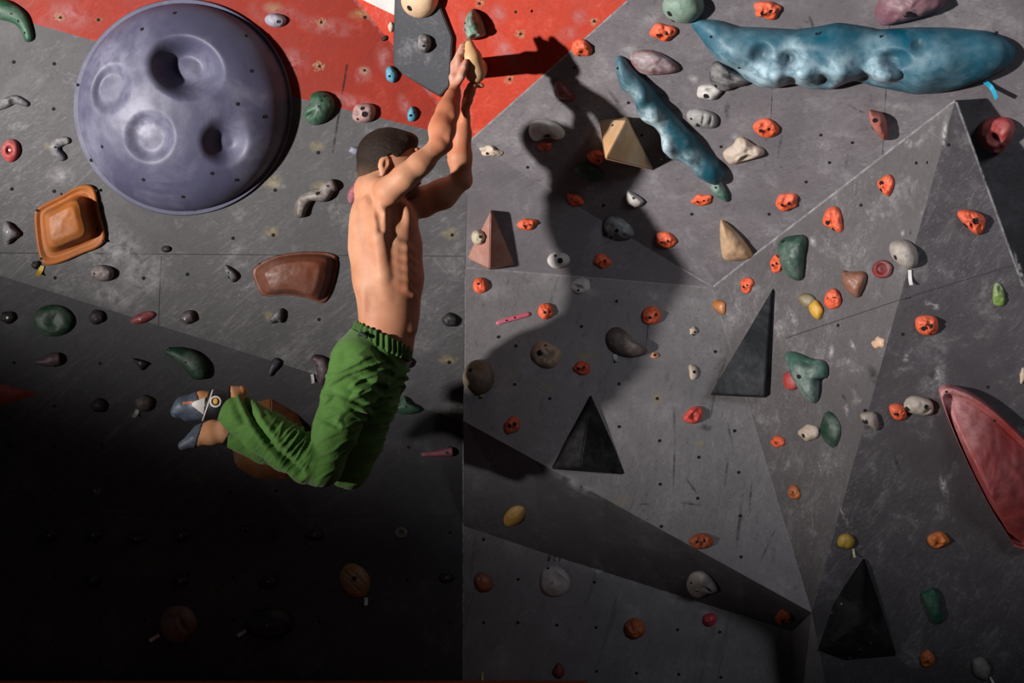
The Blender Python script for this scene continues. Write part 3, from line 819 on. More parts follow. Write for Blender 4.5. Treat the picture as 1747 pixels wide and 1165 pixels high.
strip_shape('knobbly_volume', 'slim blue knobbly strip pointing up beside the purple stone', 'climbing volume', (1140, 205), sub(ST, (1140, 205)), sub(SB, (1140, 205)), 46, TEAL2, nz=.12, nf=.04, nu=90, nv=28, taper=.12, keel=-.35, chalks=[(-30, 0, 26, .9), (-15, 30, 22, .7), (-8, 52, 26, .7), (-60, -50, 16, .3), (40, 66, 22, .4)],
     feats=[(-20, -15, 22, 12), (-5, 38, 22, 12), (-42, -45, 18, 7), (-24, 15, 14, -6), (38, 62, 20, 8), (18, 48, 14, -6)], holes=[(-84, -92, .5), (0, 55, .7), (-10, 60, .5)], seed=23)

# faceted volumes
o = facet('pyramid_volume', 'tan pyramid volume, one face lit and the other in shade', 'climbing volume', (1065, 248),
      [(1022, 206, 0), (1070, 200, 0), (1116, 292, 0), (1031, 274, 0), (1068, 206, 60), (1034, 270, 150)], TANVOL, 1.5)
facet_bolt(o, (1065, 248), 1045, 214, 30, scale=.6)
o = facet('wedge_volume', 'reddish brown triangular wedge with a cream hold on its lit face', 'climbing volume', (838, 415),
      [(797, 440, 0), (839, 357, 0), (879, 452, 0), (834, 461, 0), (837, 362, 26), (835, 457, 40)], RBVOL, 1.5)
o = facet('wedge_volume', 'dark grey triangular wedge on the ridge, pointed tip upward, below the tan spike', 'climbing volume', (1275, 610),
      [(1210, 674, 0), (1319, 490, 0), (1306, 679, 0), (1316, 497, 12), (1216, 670, 36), (1303, 674, 22)], GREYVOL, 1.2, free=True)
o = facet('wedge_volume', 'black triangular wedge standing in the climber\'s shadow', 'climbing volume', (1010, 750),
      [(1008, 671, 0), (938, 800, 0), (1070, 810, 0), (990, 795, 40), (1007, 680, 10)], BLKVOL, 2)
o = facet('pyramid_volume', 'black pyramid volume low down beside the bottom corner of the facets', 'climbing volume', (1465, 1050),
      [(1474, 950, 0), (1392, 1112, 0), (1440, 1130, 0), (1533, 1122, 0), (1420, 1030, 0), (1468, 1060, 45), (1474, 958, 10)], BLKVOL, 2)
for (x, y) in ((1436, 1030), (1419, 1045), (1485, 1097), (1468, 1108), (1450, 1122)): facet_bolt(o, (1465, 1050), x, y, 10, 'bolt', .5)
facet_bolt(o, (1465, 1050), 1477, 1058, 30, scale=.8)
o = facet('octagon_volume', 'dim brown octagonal volume behind the climber\'s lower legs', 'climbing volume', (458, 750),
      [(388, 730, 0), (412, 692, 0), (462, 678, 0), (508, 705, 0), (530, 752, 0), (520, 795, 0), (490, 818, 0), (436, 818, 0), (400, 795, 0),
       (420, 735, 36), (462, 706, 36), (490, 730, 36), (495, 770, 36), (470, 790, 36), (440, 785, 36)], OCT, 2)
o = facet('wedge_volume', 'dark red pointed wedge reaching in from the picture\'s side edge', 'climbing volume', (20, 674),
      [(-90, 628, 0), (72, 672, 0), (-90, 720, 0), (-90, 660, 50), (0, 668, 25)], hold_mat((0.30, 0.055, 0.04), 0.1, 0.5, 0.3), 2)
hold('big red scoop volume with a rim, cut off by the picture edge', 1705, 790, 0, 0, REDVOL, 82, name='scoop_volume', cat='climbing volume',
     poly=[(1600, 668), (1604, 657), (1622, 655), (1660, 670), (1700, 700), (1740, 738), (1800, 800), (1840, 900), (1780, 930), (1734, 938), (1715, 905), (1690, 868), (1655, 800), (1622, 728)], soft=1, N=96, rings=36,
     profile=prof([(0, 1.0), (.05, .98), (.5, .60), (.86, .20), (.90, .20), (.94, .38), (.975, .36), (1, 0)]), nz=.03, seed=29, holes=[(-10, -74, .5), (-92, -124, .5)], centre=(-22, 40), chalks=[(-80, -80, 60, .4), (-90, -125, 40, .4)])
# dark panel bolted high on the wall
o = facet('panel_volume', 'dark slate grey flat panel volume high above the climber\'s head', 'climbing volume', (720, 90),
      [(674, -60, 0), (668, 120, 0), (680, 125, 0), (752, 168, 0), (770, 148, 0), (775, 64, 0), (748, -3, 0), (725, -60, 0),
       (678, -60, 12), (672, 117, 12), (682, 121, 12), (751, 162, 12), (766, 145, 12), (771, 65, 12), (744, -1, 12), (722, -60, 12)],
      wall_mat('slate_painted_plywood', srgb(66, 68, 74), seed=71, chalk_amt=0.5, dark_amt=0.2, ang=1.2), 1.5)
WALLS_PANEL = BVHTree.FromPolygons([v.co + o.location for v in o.data.vertices], [list(f.vertices) for f in o.data.polygons])
_W0 = WALLS
class _Both:
    def ray_cast(self, a, d):
        h = WALLS_PANEL.ray_cast(a, d)
        return h if h[0] is not None else _W0.ray_cast(a, d)
WALLS = _Both()
hold('round cream ball hold with a bolt slot, at the top of the slate panel', 716, 0, 62, 62, TANW, 34, lob=.02, nz=.03, holes=[(-12, 11, 1.2)])
hold('grey knob hold with a long shadow, on the slate panel', 725, 74, 24, 32, GREYH, 26, rot=-10, lob=.12, nz=.2, holes=[(2, 2, .6)])
WALLS = _W0

# ------------------------------------------------------------------ holds of the upper left wall
sweep('horn_hold', 'dark green curved horn cut off by the top corner of the picture', 'climbing hold', (25, 30), [(-45, -18), (-15, -12), (8, 0), (20, 20), (26, 42)], [34, 36, 28, 20, 15], 16, GRN, bolts=[(-4, -6, .7)], holes=[(8, 6, .5), (19, 26, .5)], seed=31)
sweep('bar_hold', 'flat grey forked bar at the picture edge, level with the purple ball', 'climbing hold', (20, 176), [(-34, 6), (-12, 0), (4, -6), (18, -2), (30, 4)], [20, 18, 16, 13, 8], 9, GREYH, feats=[(2, -3, 8, -4)], seed=32)
hold('red ring hold with a grey centre, beside the grey boomerang hold', 18, 257, 32, 40, RED, 12, rot=5, lob=.03, feats=[(-1, -1, 9, -9, 1.2)], bolts=[(-1, -1, .6)])
sweep('boomerang_hold', 'grey boomerang shaped hold between red ring and purple ball', 'climbing hold', (103, 255), [(17, -15), (3, -14), (-9, -6), (-7, 6), (2, 13), (6, 19)], [10, 16, 19, 18, 15, 9], 9, GREYH, seed=33, holes=[(-8, -4, .4)])
hold('grey triangular hold at the picture edge beside the orange pad', 20, 397, 0, 0, GREYH, 14, poly=[(5, 381), (13, 376), (22, 386), (38, 400), (22, 410), (14, 419), (5, 414), (4, 396)], soft=1, bolts=[(-5, -2, .6)])
hold('small dark hold half hidden behind the corner of the orange pad', 61, 452, 16, 14, DARK, 7)
hold('rounded brown grey hold with a black shadow side, below the orange pad', 175, 466, 40, 29, hold_mat((0.14, 0.10, 0.095), .2, .55, .5), 20, rot=5, lob=.08, holes=[(-12, 0, .5), (-14, 6, .4)])
hold('tiny dark oval hold on the bare patch under the purple ball', 284, 425, 17, 12, DARK, 5, lob=.03)
hold('dark grey pointed flake hold beside the brown shield volume', 395, 467, 0, 0, DGREY, 11, poly=[(383, 451), (392, 455), (406, 468), (407, 476), (397, 484), (392, 474), (383, 464)], soft=1, holes=[(-4, -2, .4)])
sweep('lizard_hold', 'tan grey double bend hold, lizard shaped, below the purple ball\'s flank', 'climbing hold', (540, 338), [(-30, 34), (-24, 10), (-8, -4), (12, -6), (22, -18), (34, -24)], [18, 24, 18, 26, 22, 24], 20, hold_mat((0.12, 0.095, 0.078), .2, .5, .5), seed=34, bolts=[(20, -21, .7)], holes=[(3, -8, .8)], nz=.2)
hold('thin red lens hold in the row below the painted fold', 244, 542, 46, 18, DRED, 9, rot=-20, lob=.02, p=1.6, bolts=[(-4, 2, .6)])
hold('small dark hold in the row, between green dish and red lens', 165, 541, 28, 25, DARK, 11, rot=20, bolts=[(0, 3, .6)])
hold('small dark hold at the picture edge, first of the row', 14, 542, 27, 21, DARK, 10, bolts=[(0, 0, .6)], rot=-10)
hold('small brown black hold in the row, just after the red lens', 320, 541, 27, 24, hold_mat((0.06, 0.045, 0.05), .1, .5, .5), 13, bolts=[(-3, 2, .6)])
hold('large dark green dish hold in the row of small dark holds', 92, 547, 71, 54, DGRN, 15, lob=.04, feats=[(0, 2, 22, -5)], bolts=[(-2, -5, .7)], nz=.08)
hold('dark green fin hold below the brown shield volume', 471, 540, 0, 0, DGREY, 14, poly=[(458, 549), (461, 541), (472, 529), (483, 524), (485, 540), (482, 552), (476, 548), (462, 553)], soft=1, bolts=[(-8, 6, .5)])
hold('dark hold beside the climber\'s belly, next to the vertical crease', 768, 545, 28, 24, DARK, 12, bolts=[(-6, 3, .7)], rot=20)
sweep('teardrop_hold', 'dark plum teardrop hold lying sideways, above the red wedge', 'climbing hold', (84, 614), [(-24, 3), (-8, 3), (6, 0), (20, -2)], [7, 16, 25, 22], 14, PLUM, bolts=[(4, 3, .6)], seed=35)
hold('small black three-pointed hold beside the green claw', 240, 620, 0, 0, DARK, 9, poly=[(223, 610), (236, 612), (258, 620), (250, 625), (243, 634), (236, 625)], soft=1, bolts=[(0, -1, .6)])
sweep('claw_hold', 'dark green claw shaped hold above the climber\'s shoes', 'climbing hold', (318, 620), [(-40, -22), (-16, -16), (6, -6), (20, 10), (22, 28)], [8, 26, 36, 38, 26], 20, DGRN, bolts=[(-32, -24, .9), (0, -2, .7)], seed=36)
sweep('teardrop_hold', 'small navy teardrop hold on the painted fold behind the climber', 'climbing hold', (468, 625), [(8, -12), (2, -4), (-4, 6), (-8, 17)], [14, 18, 13, 6], 9, NAVY, bolts=[(-1, -4, .6)], seed=37)
sweep('crescent_hold', 'dark plum crescent hold behind the climber\'s trouser seat', 'climbing hold', (543, 632), [(-12, -22), (4, -14), (10, 4), (4, 24)], [12, 24, 24, 14], 14, PLUM, bolts=[(-1, -10, .7)], seed=38)
hold('round black hold low on the wall above the tan knob', 168, 691, 27, 24, DARK, 11, bolts=[(-1, 1, .4)])
hold('dim brown knob with a white tape, near the climber\'s shoes', 246, 688, 30, 30, hold_mat((0.07, 0.055, 0.045), .1, .5, .5), 14, lob=.05)
hold('dark green spiky hold behind the climber\'s thigh', 694, 690, 0, 0, GRN, 13, poly=[(668, 698), (680, 690), (690, 671), (696, 686), (722, 698), (716, 704), (696, 708), (674, 704)], soft=1, bolts=[(-4, 3, .8)])
hold('small dark round hold against the climber\'s trouser front', 697, 618, 20, 18, DARK, 9)
sweep('bar_hold', 'faded red bar hold in the shade below the spiky green hold', 'climbing hold', (748, 773), [(-30, 3), (-8, 1), (12, -1), (26, -3)], [8, 11, 14, 18], 10, hold_mat((0.24, 0.06, 0.09), .1, .5, .5), bolts=[(14, -1, .8)], seed=39)
hold('round brown dome hold with a tape tab, on the vertical crease', 816, 644, 55, 60, hold_mat((0.12, 0.085, 0.05), .08, .5, .4), 30, lob=.02, nz=.05, holes=[(-14, -10, .9)])
# on the red paint
hold('lilac oval hold with a bolt, on red paint beside the purple ball', 470, 35, 37, 24, LILAC, 14, rot=10, lob=.04, bolts=[(5, 2, .9)])
hold('green bean shaped hold, half on red paint, beside the purple ball', 546, 184, 0, 0, GRN, 24, poly=[(533, 158), (548, 154), (564, 160), (573, 176), (568, 195), (553, 210), (536, 215), (521, 207), (516, 192), (522, 182), (530, 176), (528, 166)], soft=1, feats=[(-16, 12, 12, -7, .5, -30)], bolts=[(0, -2, .9)], holes=[(8, -20, .6), (-19, 14, .6), (4, -12, .4)])
hold('pink and white skull-like hold on red paint behind the climber\'s head', 621, 193, 40, 36, SKULL, 20, lob=.08, holes=[(2, 2, 1.2), (-2, -8, .8), (-10, 10, .6)], feats=[(-12, 0, 9, -4)])
hold('tiny dark chip hold on red paint by the slate panel', 657, 65, 14, 8, DARK, 6, rot=-25)
hold('cream nub peeking out at the slate panel\'s side', 667, 46, 10, 18, BEIGE, 7)
hold('small bright blue hold touching the lower corner of the slate panel', 668, 127, 19, 29, BLUE, 13, rot=-15, holes=[(-3, 3, .5)], lob=.12)
hold('small blue hold on red paint above the climber\'s hair', 703, 193, 0, 0, BLUE, 11, poly=[(700, 181), (707, 182), (713, 196), (708, 207), (697, 208), (694, 196)], soft=1, holes=[(-2, 4, .6), (4, -1, .4)])
hold('pale blue sliver hold behind the climber\'s head', 606, 257, 22, 13, hold_mat((0.20, 0.21, 0.28), .2, .5, .4), 6, rot=15)
hold('pink hold peeking out behind the climber\'s shoulder', 606, 326, 22, 44, hold_mat((0.26, 0.05, 0.075), .12, .6, .4), 9, rot=25, lob=.14)
hold('flat beige crumbly hold beside the climber\'s raised elbow', 838, 257, 40, 18, BEIGE, 9, rot=8, lob=.2, nz=.5, holes=[(-6, 3, .6)])
# ------------------------------------------------------------------ overhang above the centre
hold('grey green ball hold at the top edge above the teal volume', 1166, 10, 72, 58, MINT, 40, lob=.02, nz=.04, holes=[(-22, 8, 1.1), (-18, 22, 1.0)])
hold('purple grey smooth stone hold, chalky on top, beside the blue strip', 1117, 107, 0, 0, STONE, 24, poly=[(1073, 98), (1082, 87), (1100, 84), (1122, 87), (1152, 105), (1161, 116), (1156, 123), (1128, 128), (1096, 128), (1080, 114)], soft=2)
hold('dark grey blocky hold under the teal volume\'s edge', 1246, 130, 0, 0, DGREY, 22, poly=[(1210, 116), (1220, 102), (1236, 108), (1250, 122), (1290, 134), (1274, 146), (1256, 148), (1242, 156), (1222, 154), (1211, 140)], soft=1, holes=[(-24, 14, .7)], feats=[(0, -2, 16, -8, .4, 20)])
hold('white hold with a dark bolt hole, below the dark grey block', 1211, 157, 42, 28, WHITE, 16, rot=-5, lob=.12, holes=[(-6, 4, 1.0)], feats=[(0, -6, 10, -4, .5)])
hold('grey striped barrel hold below the white one, beside the blue strip', 1198, 202, 55, 33, hold_mat((0.27, 0.265, 0.26), .2, .6, .4), 18, rot=18, lob=.06, holes=[(-8, 8, 1.0), (-18, -2, .5)], feats=[(2, 0, 18, -4, .18, 100), (14, 4, 18, -4, .18, 100)])
hold('beige bone-like hold below the striped barrel hold', 1268, 258, 0, 0, BEIGE, 20, poly=[(1232, 262), (1238, 254), (1252, 246), (1256, 234), (1270, 233), (1282, 245), (1302, 252), (1306, 263), (1290, 270), (1268, 276), (1246, 281), (1238, 274)], soft=1, feats=[(4, 8, 14, -9, .4, -20)], nz=.3)
hold('white curled hold like a letter C, beside the climber\'s arm shadow', 932, 221, 0, 0, WHITE, 20, poly=[(901, 218), (908, 207), (925, 203), (948, 207), (964, 222), (964, 234), (952, 239), (940, 234), (926, 236), (914, 242), (904, 234)], soft=2, feats=[(2, 10, 16, -16, .5, -10)], nz=.15)
hold('small dark red stone hold near the edge of the red paint', 962, 154, 0, 0, DRED, 16, poly=[(945, 143), (950, 135), (958, 138), (984, 165), (980, 171), (952, 169), (945, 160)], soft=1)
hold('green oval hold below the tan pyramid', 1005, 294, 50, 28, GRN, 12, rot=18, lob=.05, p=1.8)
hold('small white wedge hold below the green oval', 1083, 340, 0, 0, WHITE, 16, poly=[(1069, 325), (1076, 326), (1099, 341), (1096, 348), (1086, 355), (1076, 350), (1069, 345)], soft=1, holes=[(-2, -5, .5), (-4, 10, .6)])
hold('blue grey pitted stone hold on the rim of the climber\'s shadow', 1054, 388, 0, 0, BLUEGREY, 24, poly=[(1028, 385), (1034, 370), (1044, 366), (1060, 372), (1078, 386), (1084, 400), (1074, 408), (1050, 409), (1034, 402)], soft=1, holes=[(-18, 6, .9), (0, 0, .9), (-10, 14, .7)], nz=.3)
hold('round white hold with one big bolt hole, on the crease', 953, 444, 38, 29, WHITE, 16, lob=.06, holes=[(2, 0, 1.2), (-6, -8, .6)])
hold('tan smooth spike hold pointing upward at the valley between facets', 1254, 412, 0, 0, TAN, 28, poly=[(1227, 374), (1236, 376), (1262, 400), (1284, 430), (1287, 441), (1264, 443), (1240, 446), (1230, 436)], soft=1, lean=(-4, 6))
hold('green folded triangular hold at the lower tip of the blue strip', 1226, 325, 0, 0, hold_mat((0.05, 0.17, 0.12), .2, .5, .4), 16, poly=[(1210, 318), (1222, 304), (1230, 308), (1242, 330), (1243, 346), (1232, 340), (1218, 333)], soft=1, holes=[(-4, -8, .5)])
hold('upright dark red plate hold with two bolt holes, casting a shadow by the ridge', 1499, 212, 0, 0, hold_mat((0.38, 0.085, 0.06), .1, .45, .4), 30, poly=[(1481, 186), (1490, 188), (1508, 192), (1514, 210), (1516, 230), (1511, 241), (1500, 232), (1484, 210)], soft=1, holes=[(-6, -12, .9), (-9, 6, .9)], p=3.2)
hold('dark red rounded hold with black hollows, in shade beyond the right ridge', 1698, 231, 0, 0, RED, 36, poly=[(1665, 236), (1668, 216), (1680, 203), (1700, 199), (1722, 200), (1733, 212), (1730, 230), (1718, 248), (1705, 264), (1690, 262), (1676, 250)], soft=2, feats=[(-2, -2, 14, -16), (8, 18, 10, -8), (-14, 6, 16, 8)], bolts=[(2, -2, .9)], holes=[(0, 26, .9)])
hold('maroon stone hold with one bolt hole, at the top edge above the teal volume', 1553, 8, 0, 0, MAROON, 44, poly=[(1491, 18), (1496, 4), (1515, -18), (1570, -30), (1612, -18), (1618, 8), (1590, 22), (1560, 32), (1524, 40), (1505, 45), (1494, 34)], soft=2, holes=[(-4, 10, 1.5)])
# ------------------------------------------------------------------ centre facet
hold('round white hold with a hooked groove, just under the crease', 990, 488, 35, 27, WHITE, 13, lob=.05, feats=[(-4, 2, 12, -8, .35, 20), (6, -4, 8, 3)], holes=[(-4, 8, .5)])
sweep('bar_hold', 'thin flat bright pink bar hold between two orange holds', 'climbing hold', (876, 543), [(-30, 9), (-8, 2), (10, -3), (29, -8)], [8, 9, 9, 8], 4, PINK, holes=[(2, -1, .4), (-12, 4, .4)], seed=41)
hold('tan eroded stone hold with a bolt hole, beside the climber\'s shadow', 932, 605, 50, 46, hold_mat((0.40, 0.28, 0.17), .15, .5, .6), 22, rot=35, lob=.08, nz=.35, holes=[(-12, -1, 1.2), (-2, -14, .6)], feats=[(6, 2, 9, -6, 2.2, 45)])
hold('dark brown drooping horn hold inside the climber\'s shadow', 1068, 584, 0, 0, hold_mat((0.11, 0.08, 0.07), .1, .5, .4), 26, poly=[(1033, 572), (1042, 559), (1056, 557), (1070, 566), (1084, 584), (1108, 597), (1098, 607), (1072, 611), (1048, 602), (1036, 590)], soft=2)
hold('cream fleck-shaped small hold above the orange one under the centre facet', 1183, 635, 16, 27, BEIGE, 6, rot=-10, lob=.15, holes=[(1, 0, .7)])
hold('tiny cream chip hold below the large orange one on the centre facet', 1183, 564, 13, 13, BEIGE, 5, lob=.2, holes=[(2, 3, .5)])
hold('tiny pale orange chip hold at the shadow\'s edge', 1117, 606, 15, 11, hold_mat((0.6, 0.28, 0.15), .1, .5, .4), 4, holes=[(0, 0, .6)])
hold('cream round hold screwed onto the reddish brown wedge', 817, 405, 25, 27, hold_mat((0.55, 0.46, 0.30), .2, .5, .4), 34, lob=.06, holes=[(2, -2, .7), (5, 6, .4)], p=3.5)
# ------------------------------------------------------------------ right facets
hold('amber shell hold on the centre facet\'s upper corner', 1226, 523, 0, 0, AMBER, 10, poly=[(1212, 516), (1220, 511), (1238, 514), (1239, 526), (1237, 538), (1226, 533), (1216, 524)], soft=1)
hold('large dark green half-shell hold beside the ridge', 1350, 440, 0, 0, hold_mat((0.018, 0.07, 0.045), .1, .5, .4), 34, poly=[(1327, 418), (1334, 406), (1352, 401), (1374, 400), (1377, 412), (1372, 436), (1371, 462), (1369, 480), (1354, 478), (1338, 466), (1332, 446)], soft=1, feats=[(-4, -28, 20, 6, .4)], holes=[(-8, -28, .8)])
hold('grey beige helmet-like hold with a bolt slot, near the facet edge', 1541, 433, 0, 0, hold_mat((0.34, 0.30, 0.26), .12, .5, .4), 30, poly=[(1517, 424), (1520, 412), (1532, 409), (1546, 408), (1560, 418), (1566, 436), (1564, 454), (1550, 460), (1536, 452), (1522, 440)], soft=2, holes=[(-8, 6, 1.0)], lob=.1)
hold('dark red hollow ring hold beside the grey beige helmet hold', 1506, 459, 37, 31, DRED, 13, lob=.03, feats=[(0, 0, 13, -9, 1, 0, .4)])
hold('brown peaked hold shaped like a hat, below the facet\'s big orange hold', 1457, 484, 0, 0, BROWN, 24, poly=[(1436, 472), (1437, 459), (1447, 464), (1464, 462), (1478, 464), (1479, 478), (1472, 496), (1466, 510), (1452, 502), (1440, 488)], soft=1)
hold('olive rounded hold joined to a yellow one', 1377, 513, 30, 24, OLIVE, 16, rot=20, lob=.08)
hold('yellow thumb hold under the olive one', 1392, 528, 24, 34, YEL, 15, rot=-25, lob=.08)
hold('lime green crumpled hold near the picture\'s side edge', 1703, 503, 0, 0, LIME, 9, poly=[(1694, 486), (1704, 480), (1713, 494), (1716, 520), (1704, 524), (1693, 518)], soft=1, nz=.5)
hold('mint green horned hold, like a bird head pointing down', 1378, 642, 0, 0, hold_mat((0.055, 0.135, 0.105), .2, .5, .4), 34, poly=[(1338, 606), (1346, 598), (1364, 602), (1384, 612), (1406, 613), (1413, 628), (1411, 646), (1398, 646), (1398, 668), (1395, 688), (1382, 688), (1366, 668), (1350, 642), (1346, 622)], soft=1, holes=[(-7, -1, 1.1)], feats=[(4, -22, 24, -8, .4, 10)])
hold('dull red hold tucked behind the mint green horned hold', 1349, 650, 26, 32, RED, 12, rot=-20)
hold('flat dark green leaf-shaped hold', 1417, 733, 0, 0, DGRN, 11, poly=[(1410, 699), (1424, 706), (1435, 724), (1435, 745), (1425, 766), (1410, 758), (1399, 738), (1400, 720)], soft=1, p=1.5)
hold('cream knuckle hold touching the green leaf hold', 1380, 738, 34, 30, BEIGE, 16, rot=-15, lob=.14, holes=[(-6, 5, .9)], nz=.25)
hold('grey beige triangular hold on the fold between the two right facets', 1483, 717, 0, 0, hold_mat((0.28, 0.23, 0.19), .15, .5, .4), 16, poly=[(1466, 706), (1478, 702), (1494, 702), (1499, 718), (1499, 736), (1488, 730), (1470, 718)], soft=1, holes=[(-8, 0, 1.1)])
hold('grey beige ridged hold beside an orange one, next to the red scoop', 1567, 692, 54, 33, hold_mat((0.38, 0.32, 0.26), .15, .5, .5), 20, rot=10, lob=.08, holes=[(-20, 4, 1.0), (12, 0, .9)], feats=[(14, 8, 10, -7, .5, -30)])
hold('cream chip hold on the fold above the horned hold', 1498, 584, 22, 20, hold_mat((0.6, 0.38, 0.24), .2, .5, .5), 6, lob=.25)
hold('pale chip hold cut off by the picture\'s side edge', 1746, 641, 14, 24, BEIGE, 6, lob=.2)
# ------------------------------------------------------------------ lower wall
hold('round white hold with a curling ridge, under two black marks', 947, 991, 0, 0, hold_mat((0.42, 0.37, 0.36), .1, .55, .4), 16, poly=[(926, 970), (940, 964), (958, 967), (972, 982), (974, 1000), (964, 1014), (950, 1019), (932, 1016), (922, 1004), (922, 982)], soft=2, feats=[(8, -6, 24, -7, .3, 40), (-2, 6, 16, 4)], bolts=[(-5, 2, .9)], holes=[(-12, -22, .6)])
hold('round white hold with a notch, on the dark underside', 1198, 998, 0, 0, hold_mat((0.42, 0.38, 0.35), .1, .55, .4), 18, poly=[(1172, 988), (1180, 976), (1198, 973), (1212, 980), (1224, 1000), (1224, 1010), (1208, 1012), (1192, 1021), (1178, 1014), (1171, 1002)], soft=1, feats=[(0, -12, 13, 5), (12, 4, 14, -7, .25, 40)], bolts=[(-8, 4, .9)], holes=[(-18, -8, .6)])
hold('yellow wooden lens hold, tilted, under the climber\'s shadow', 878, 880, 46, 28, hold_mat((0.52, 0.29, 0.06), .08, .5, .5), 12, rot=-42, lob=.03, p=1.6)
hold('mustard hold with a tape tab at the fold\'s lower end', 1443, 923, 28, 28, hold_mat((0.42, 0.27, 0.03), .05, .5, .5), 13, lob=.1)
hold('dark green boot-shaped hold in the dim lower corner', 1590, 1032, 0, 0, hold_mat((0.012, 0.085, 0.05), .05, .5, .5), 16, poly=[(1569, 1010), (1584, 1006), (1594, 1000), (1603, 1014), (1605, 1040), (1612, 1056), (1602, 1066), (1592, 1062), (1580, 1036)], soft=1)
hold('dim grey hold with a tape tab in the bottom corner', 1674, 1140, 28, 42, hold_mat((0.22, 0.21, 0.20), .1, .5, .5), 14, rot=-30)
hold('large ribbed ochre oval hold with a white tape below the climber', 605, 990, 50, 62, hold_mat((0.27, 0.145, 0.045), .1, .5, .3), 17, rot=-32, lob=.03, feats=[(-8, -8, 30, -3, .12, 45), (6, -6, 34, -3, .12, 45), (0, 8, 30, -3, .12, 45)], holes=[(0, -4, 1.0)])
hold('dim brown swirl hold in the dark lower corner', 305, 1065, 62, 66, hold_mat((0.16, 0.10, 0.08), .1, .5, .4), 18, rot=30, lob=.05, feats=[(8, 0, 26, -6, .3, 60)])
hold('large black green oval hold low in the dark', 460, 1064, 82, 54, hold_mat((0.012, 0.018, 0.012), .03, .5, .4), 16, lob=.04, bolts=[(-4, 2, .7)])
hold('small rust coloured oval hold beside the vertical crease near the floor', 825, 993, 30, 36, hold_mat((0.28, 0.075, 0.03), .05, .45, .4), 13, rot=-30, lob=.04, bolts=[(-8, -6, .5)])
hold('dim olive ring hold in the dark below the climber\'s knees', 685, 909, 25, 22, hold_mat((0.09, 0.09, 0.075), .1, .5, .4), 8, lob=.03, feats=[(1, -1, 8, -6)])
hold('small pale ring hold in the dark below the climber\'s shoes', 165, 838, 14, 14, hold_mat((0.16, 0.15, 0.13), .1, .5, .4), 5, lob=.03, feats=[(0, -2, 5, -4)])
for lab, x, y, w, h in (('black low hold farthest into the dark, above the round black one', 84, 914, 28, 22), ('black low hold with a faint bolt, second in its dim row', 160, 914, 28, 20), ('wide flat black hold in the dim row', 232, 920, 40, 14),
                        ('black hold with a shiny bolt above the swirl hold\'s row', 310, 915, 28, 20), ('black lens hold alone below the climber\'s knees', 537, 913, 32, 18), ('black hold under a pale scuff in the dark', 158, 990, 30, 20),
                        ('black hold right above the brown swirl hold', 308, 991, 30, 18), ('round black hold above the large black green oval', 458, 993, 33, 24), ('small black hold beside the rust oval', 762, 986, 26, 18)):
    hold(lab, x, y, w, h, DARK, 9, bolts=[(0, -1, .6)], lob=.08, group='small black holds low on the wall')
hold('dark little disc with two shiny screws in the dim area', 418, 901, 15, 12, DARK, 4, bolts=[(-3, 0, .5), (4, 0, .5)], lob=.02)
hold('dim dark red hold at the bottom edge above the mat', 953, 1144, 20, 26, hold_mat((0.2, 0.03, 0.03), .05, .5, .4), 10)
hold('small glossy cherry red hold on the underside\'s lower edge', 1211, 1057, 24, 23, hold_mat((0.5, 0.03, 0.05), .05, .35, .3), 11, lob=.06, bolts=[(-3, 3, .5)])

# ------------------------------------------------------------------ the small orange holds
org('orange hold at the top of the overhang, above the purple stone', 1132, 55, 45, 30)
org('orange hold above the teal volume, at the picture\'s top', 1310, 18, 47, 31, rot=-8)
org('orange knob sitting exactly on the edge of the red paint', 993, 81, 34, 31, holes=[(-4, 12, .8)], lob=.1)
org('orange hold beside the beige bone hold', 1307, 218, 46, 31, rot=4)
org('orange hold just above the long ridge, below the beige bone hold', 1342, 345, 40, 29)
org('orange cluster hold between blue grey stone and tan spike', 1136, 409, 38, 26, rot=15, lob=.2)
org('flat orange hold near the green tip of the blue strip', 1197, 341, 36, 19, rot=-6)
org('orange hold in the shadow, nearest above the crease', 1028, 445, 27, 25, mat=ORG)
org('orange hold between the brown wedge and the shadow', 900, 383, 34, 20, rot=-8)
org('small orange hold on the shadow\'s upper rim', 982, 341, 30, 20, rot=32, holes=[(-6, -4, .8)])
org('orange hold peeking out under the tan pyramid', 1018, 268, 32, 25, holes=[(4, 4, .7)])
org('darker orange scrap below the white C hold', 929, 250, 26, 16, mat=hold_mat((0.6, 0.08, 0.04), .05, .55, .4), holes=[(4, -2, .7)])
org('small orange hold near the valley, right of the crease end', 1275, 487, 22, 28, rot=20)
org('orange hold touching the side of the large green half-shell', 1325, 450, 22, 30)
org('round orange disc hold below the reddish brown wedge', 820, 487, 26, 27, lob=.03, feats=[], holes=[(-4, -2, .9)], hgt=9)
org('round orange disc hold beside the pink bar', 931, 531, 27, 28, lob=.04, feats=[], holes=[(-2, 3, .9), (6, 2, .6)], hgt=11)
org('large round orange hold with two bolt holes, on the centre facet\'s shadow edge', 1111, 538, 35, 31, lob=.05, feats=[(-10, 8, 7, -3)], holes=[(-3, 5, 1.0), (7, 0, .8)], hgt=14)
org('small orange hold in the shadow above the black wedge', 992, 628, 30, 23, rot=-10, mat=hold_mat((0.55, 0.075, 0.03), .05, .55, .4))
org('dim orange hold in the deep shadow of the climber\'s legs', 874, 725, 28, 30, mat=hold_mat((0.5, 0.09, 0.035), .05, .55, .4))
org('bright three-lobed orange hold alone on the lit centre facet', 1183, 708, 0, 0, poly=[(1164, 714), (1170, 704), (1178, 695), (1190, 692), (1200, 697), (1199, 708), (1194, 719), (1184, 724), (1170, 720)], hgt=15, mat=hold_mat((0.80, 0.085, 0.06), .05, .5, .3), holes=[(0, 1, .8), (6, -6, .5)], feats=[(0, 3, 9, -5)])
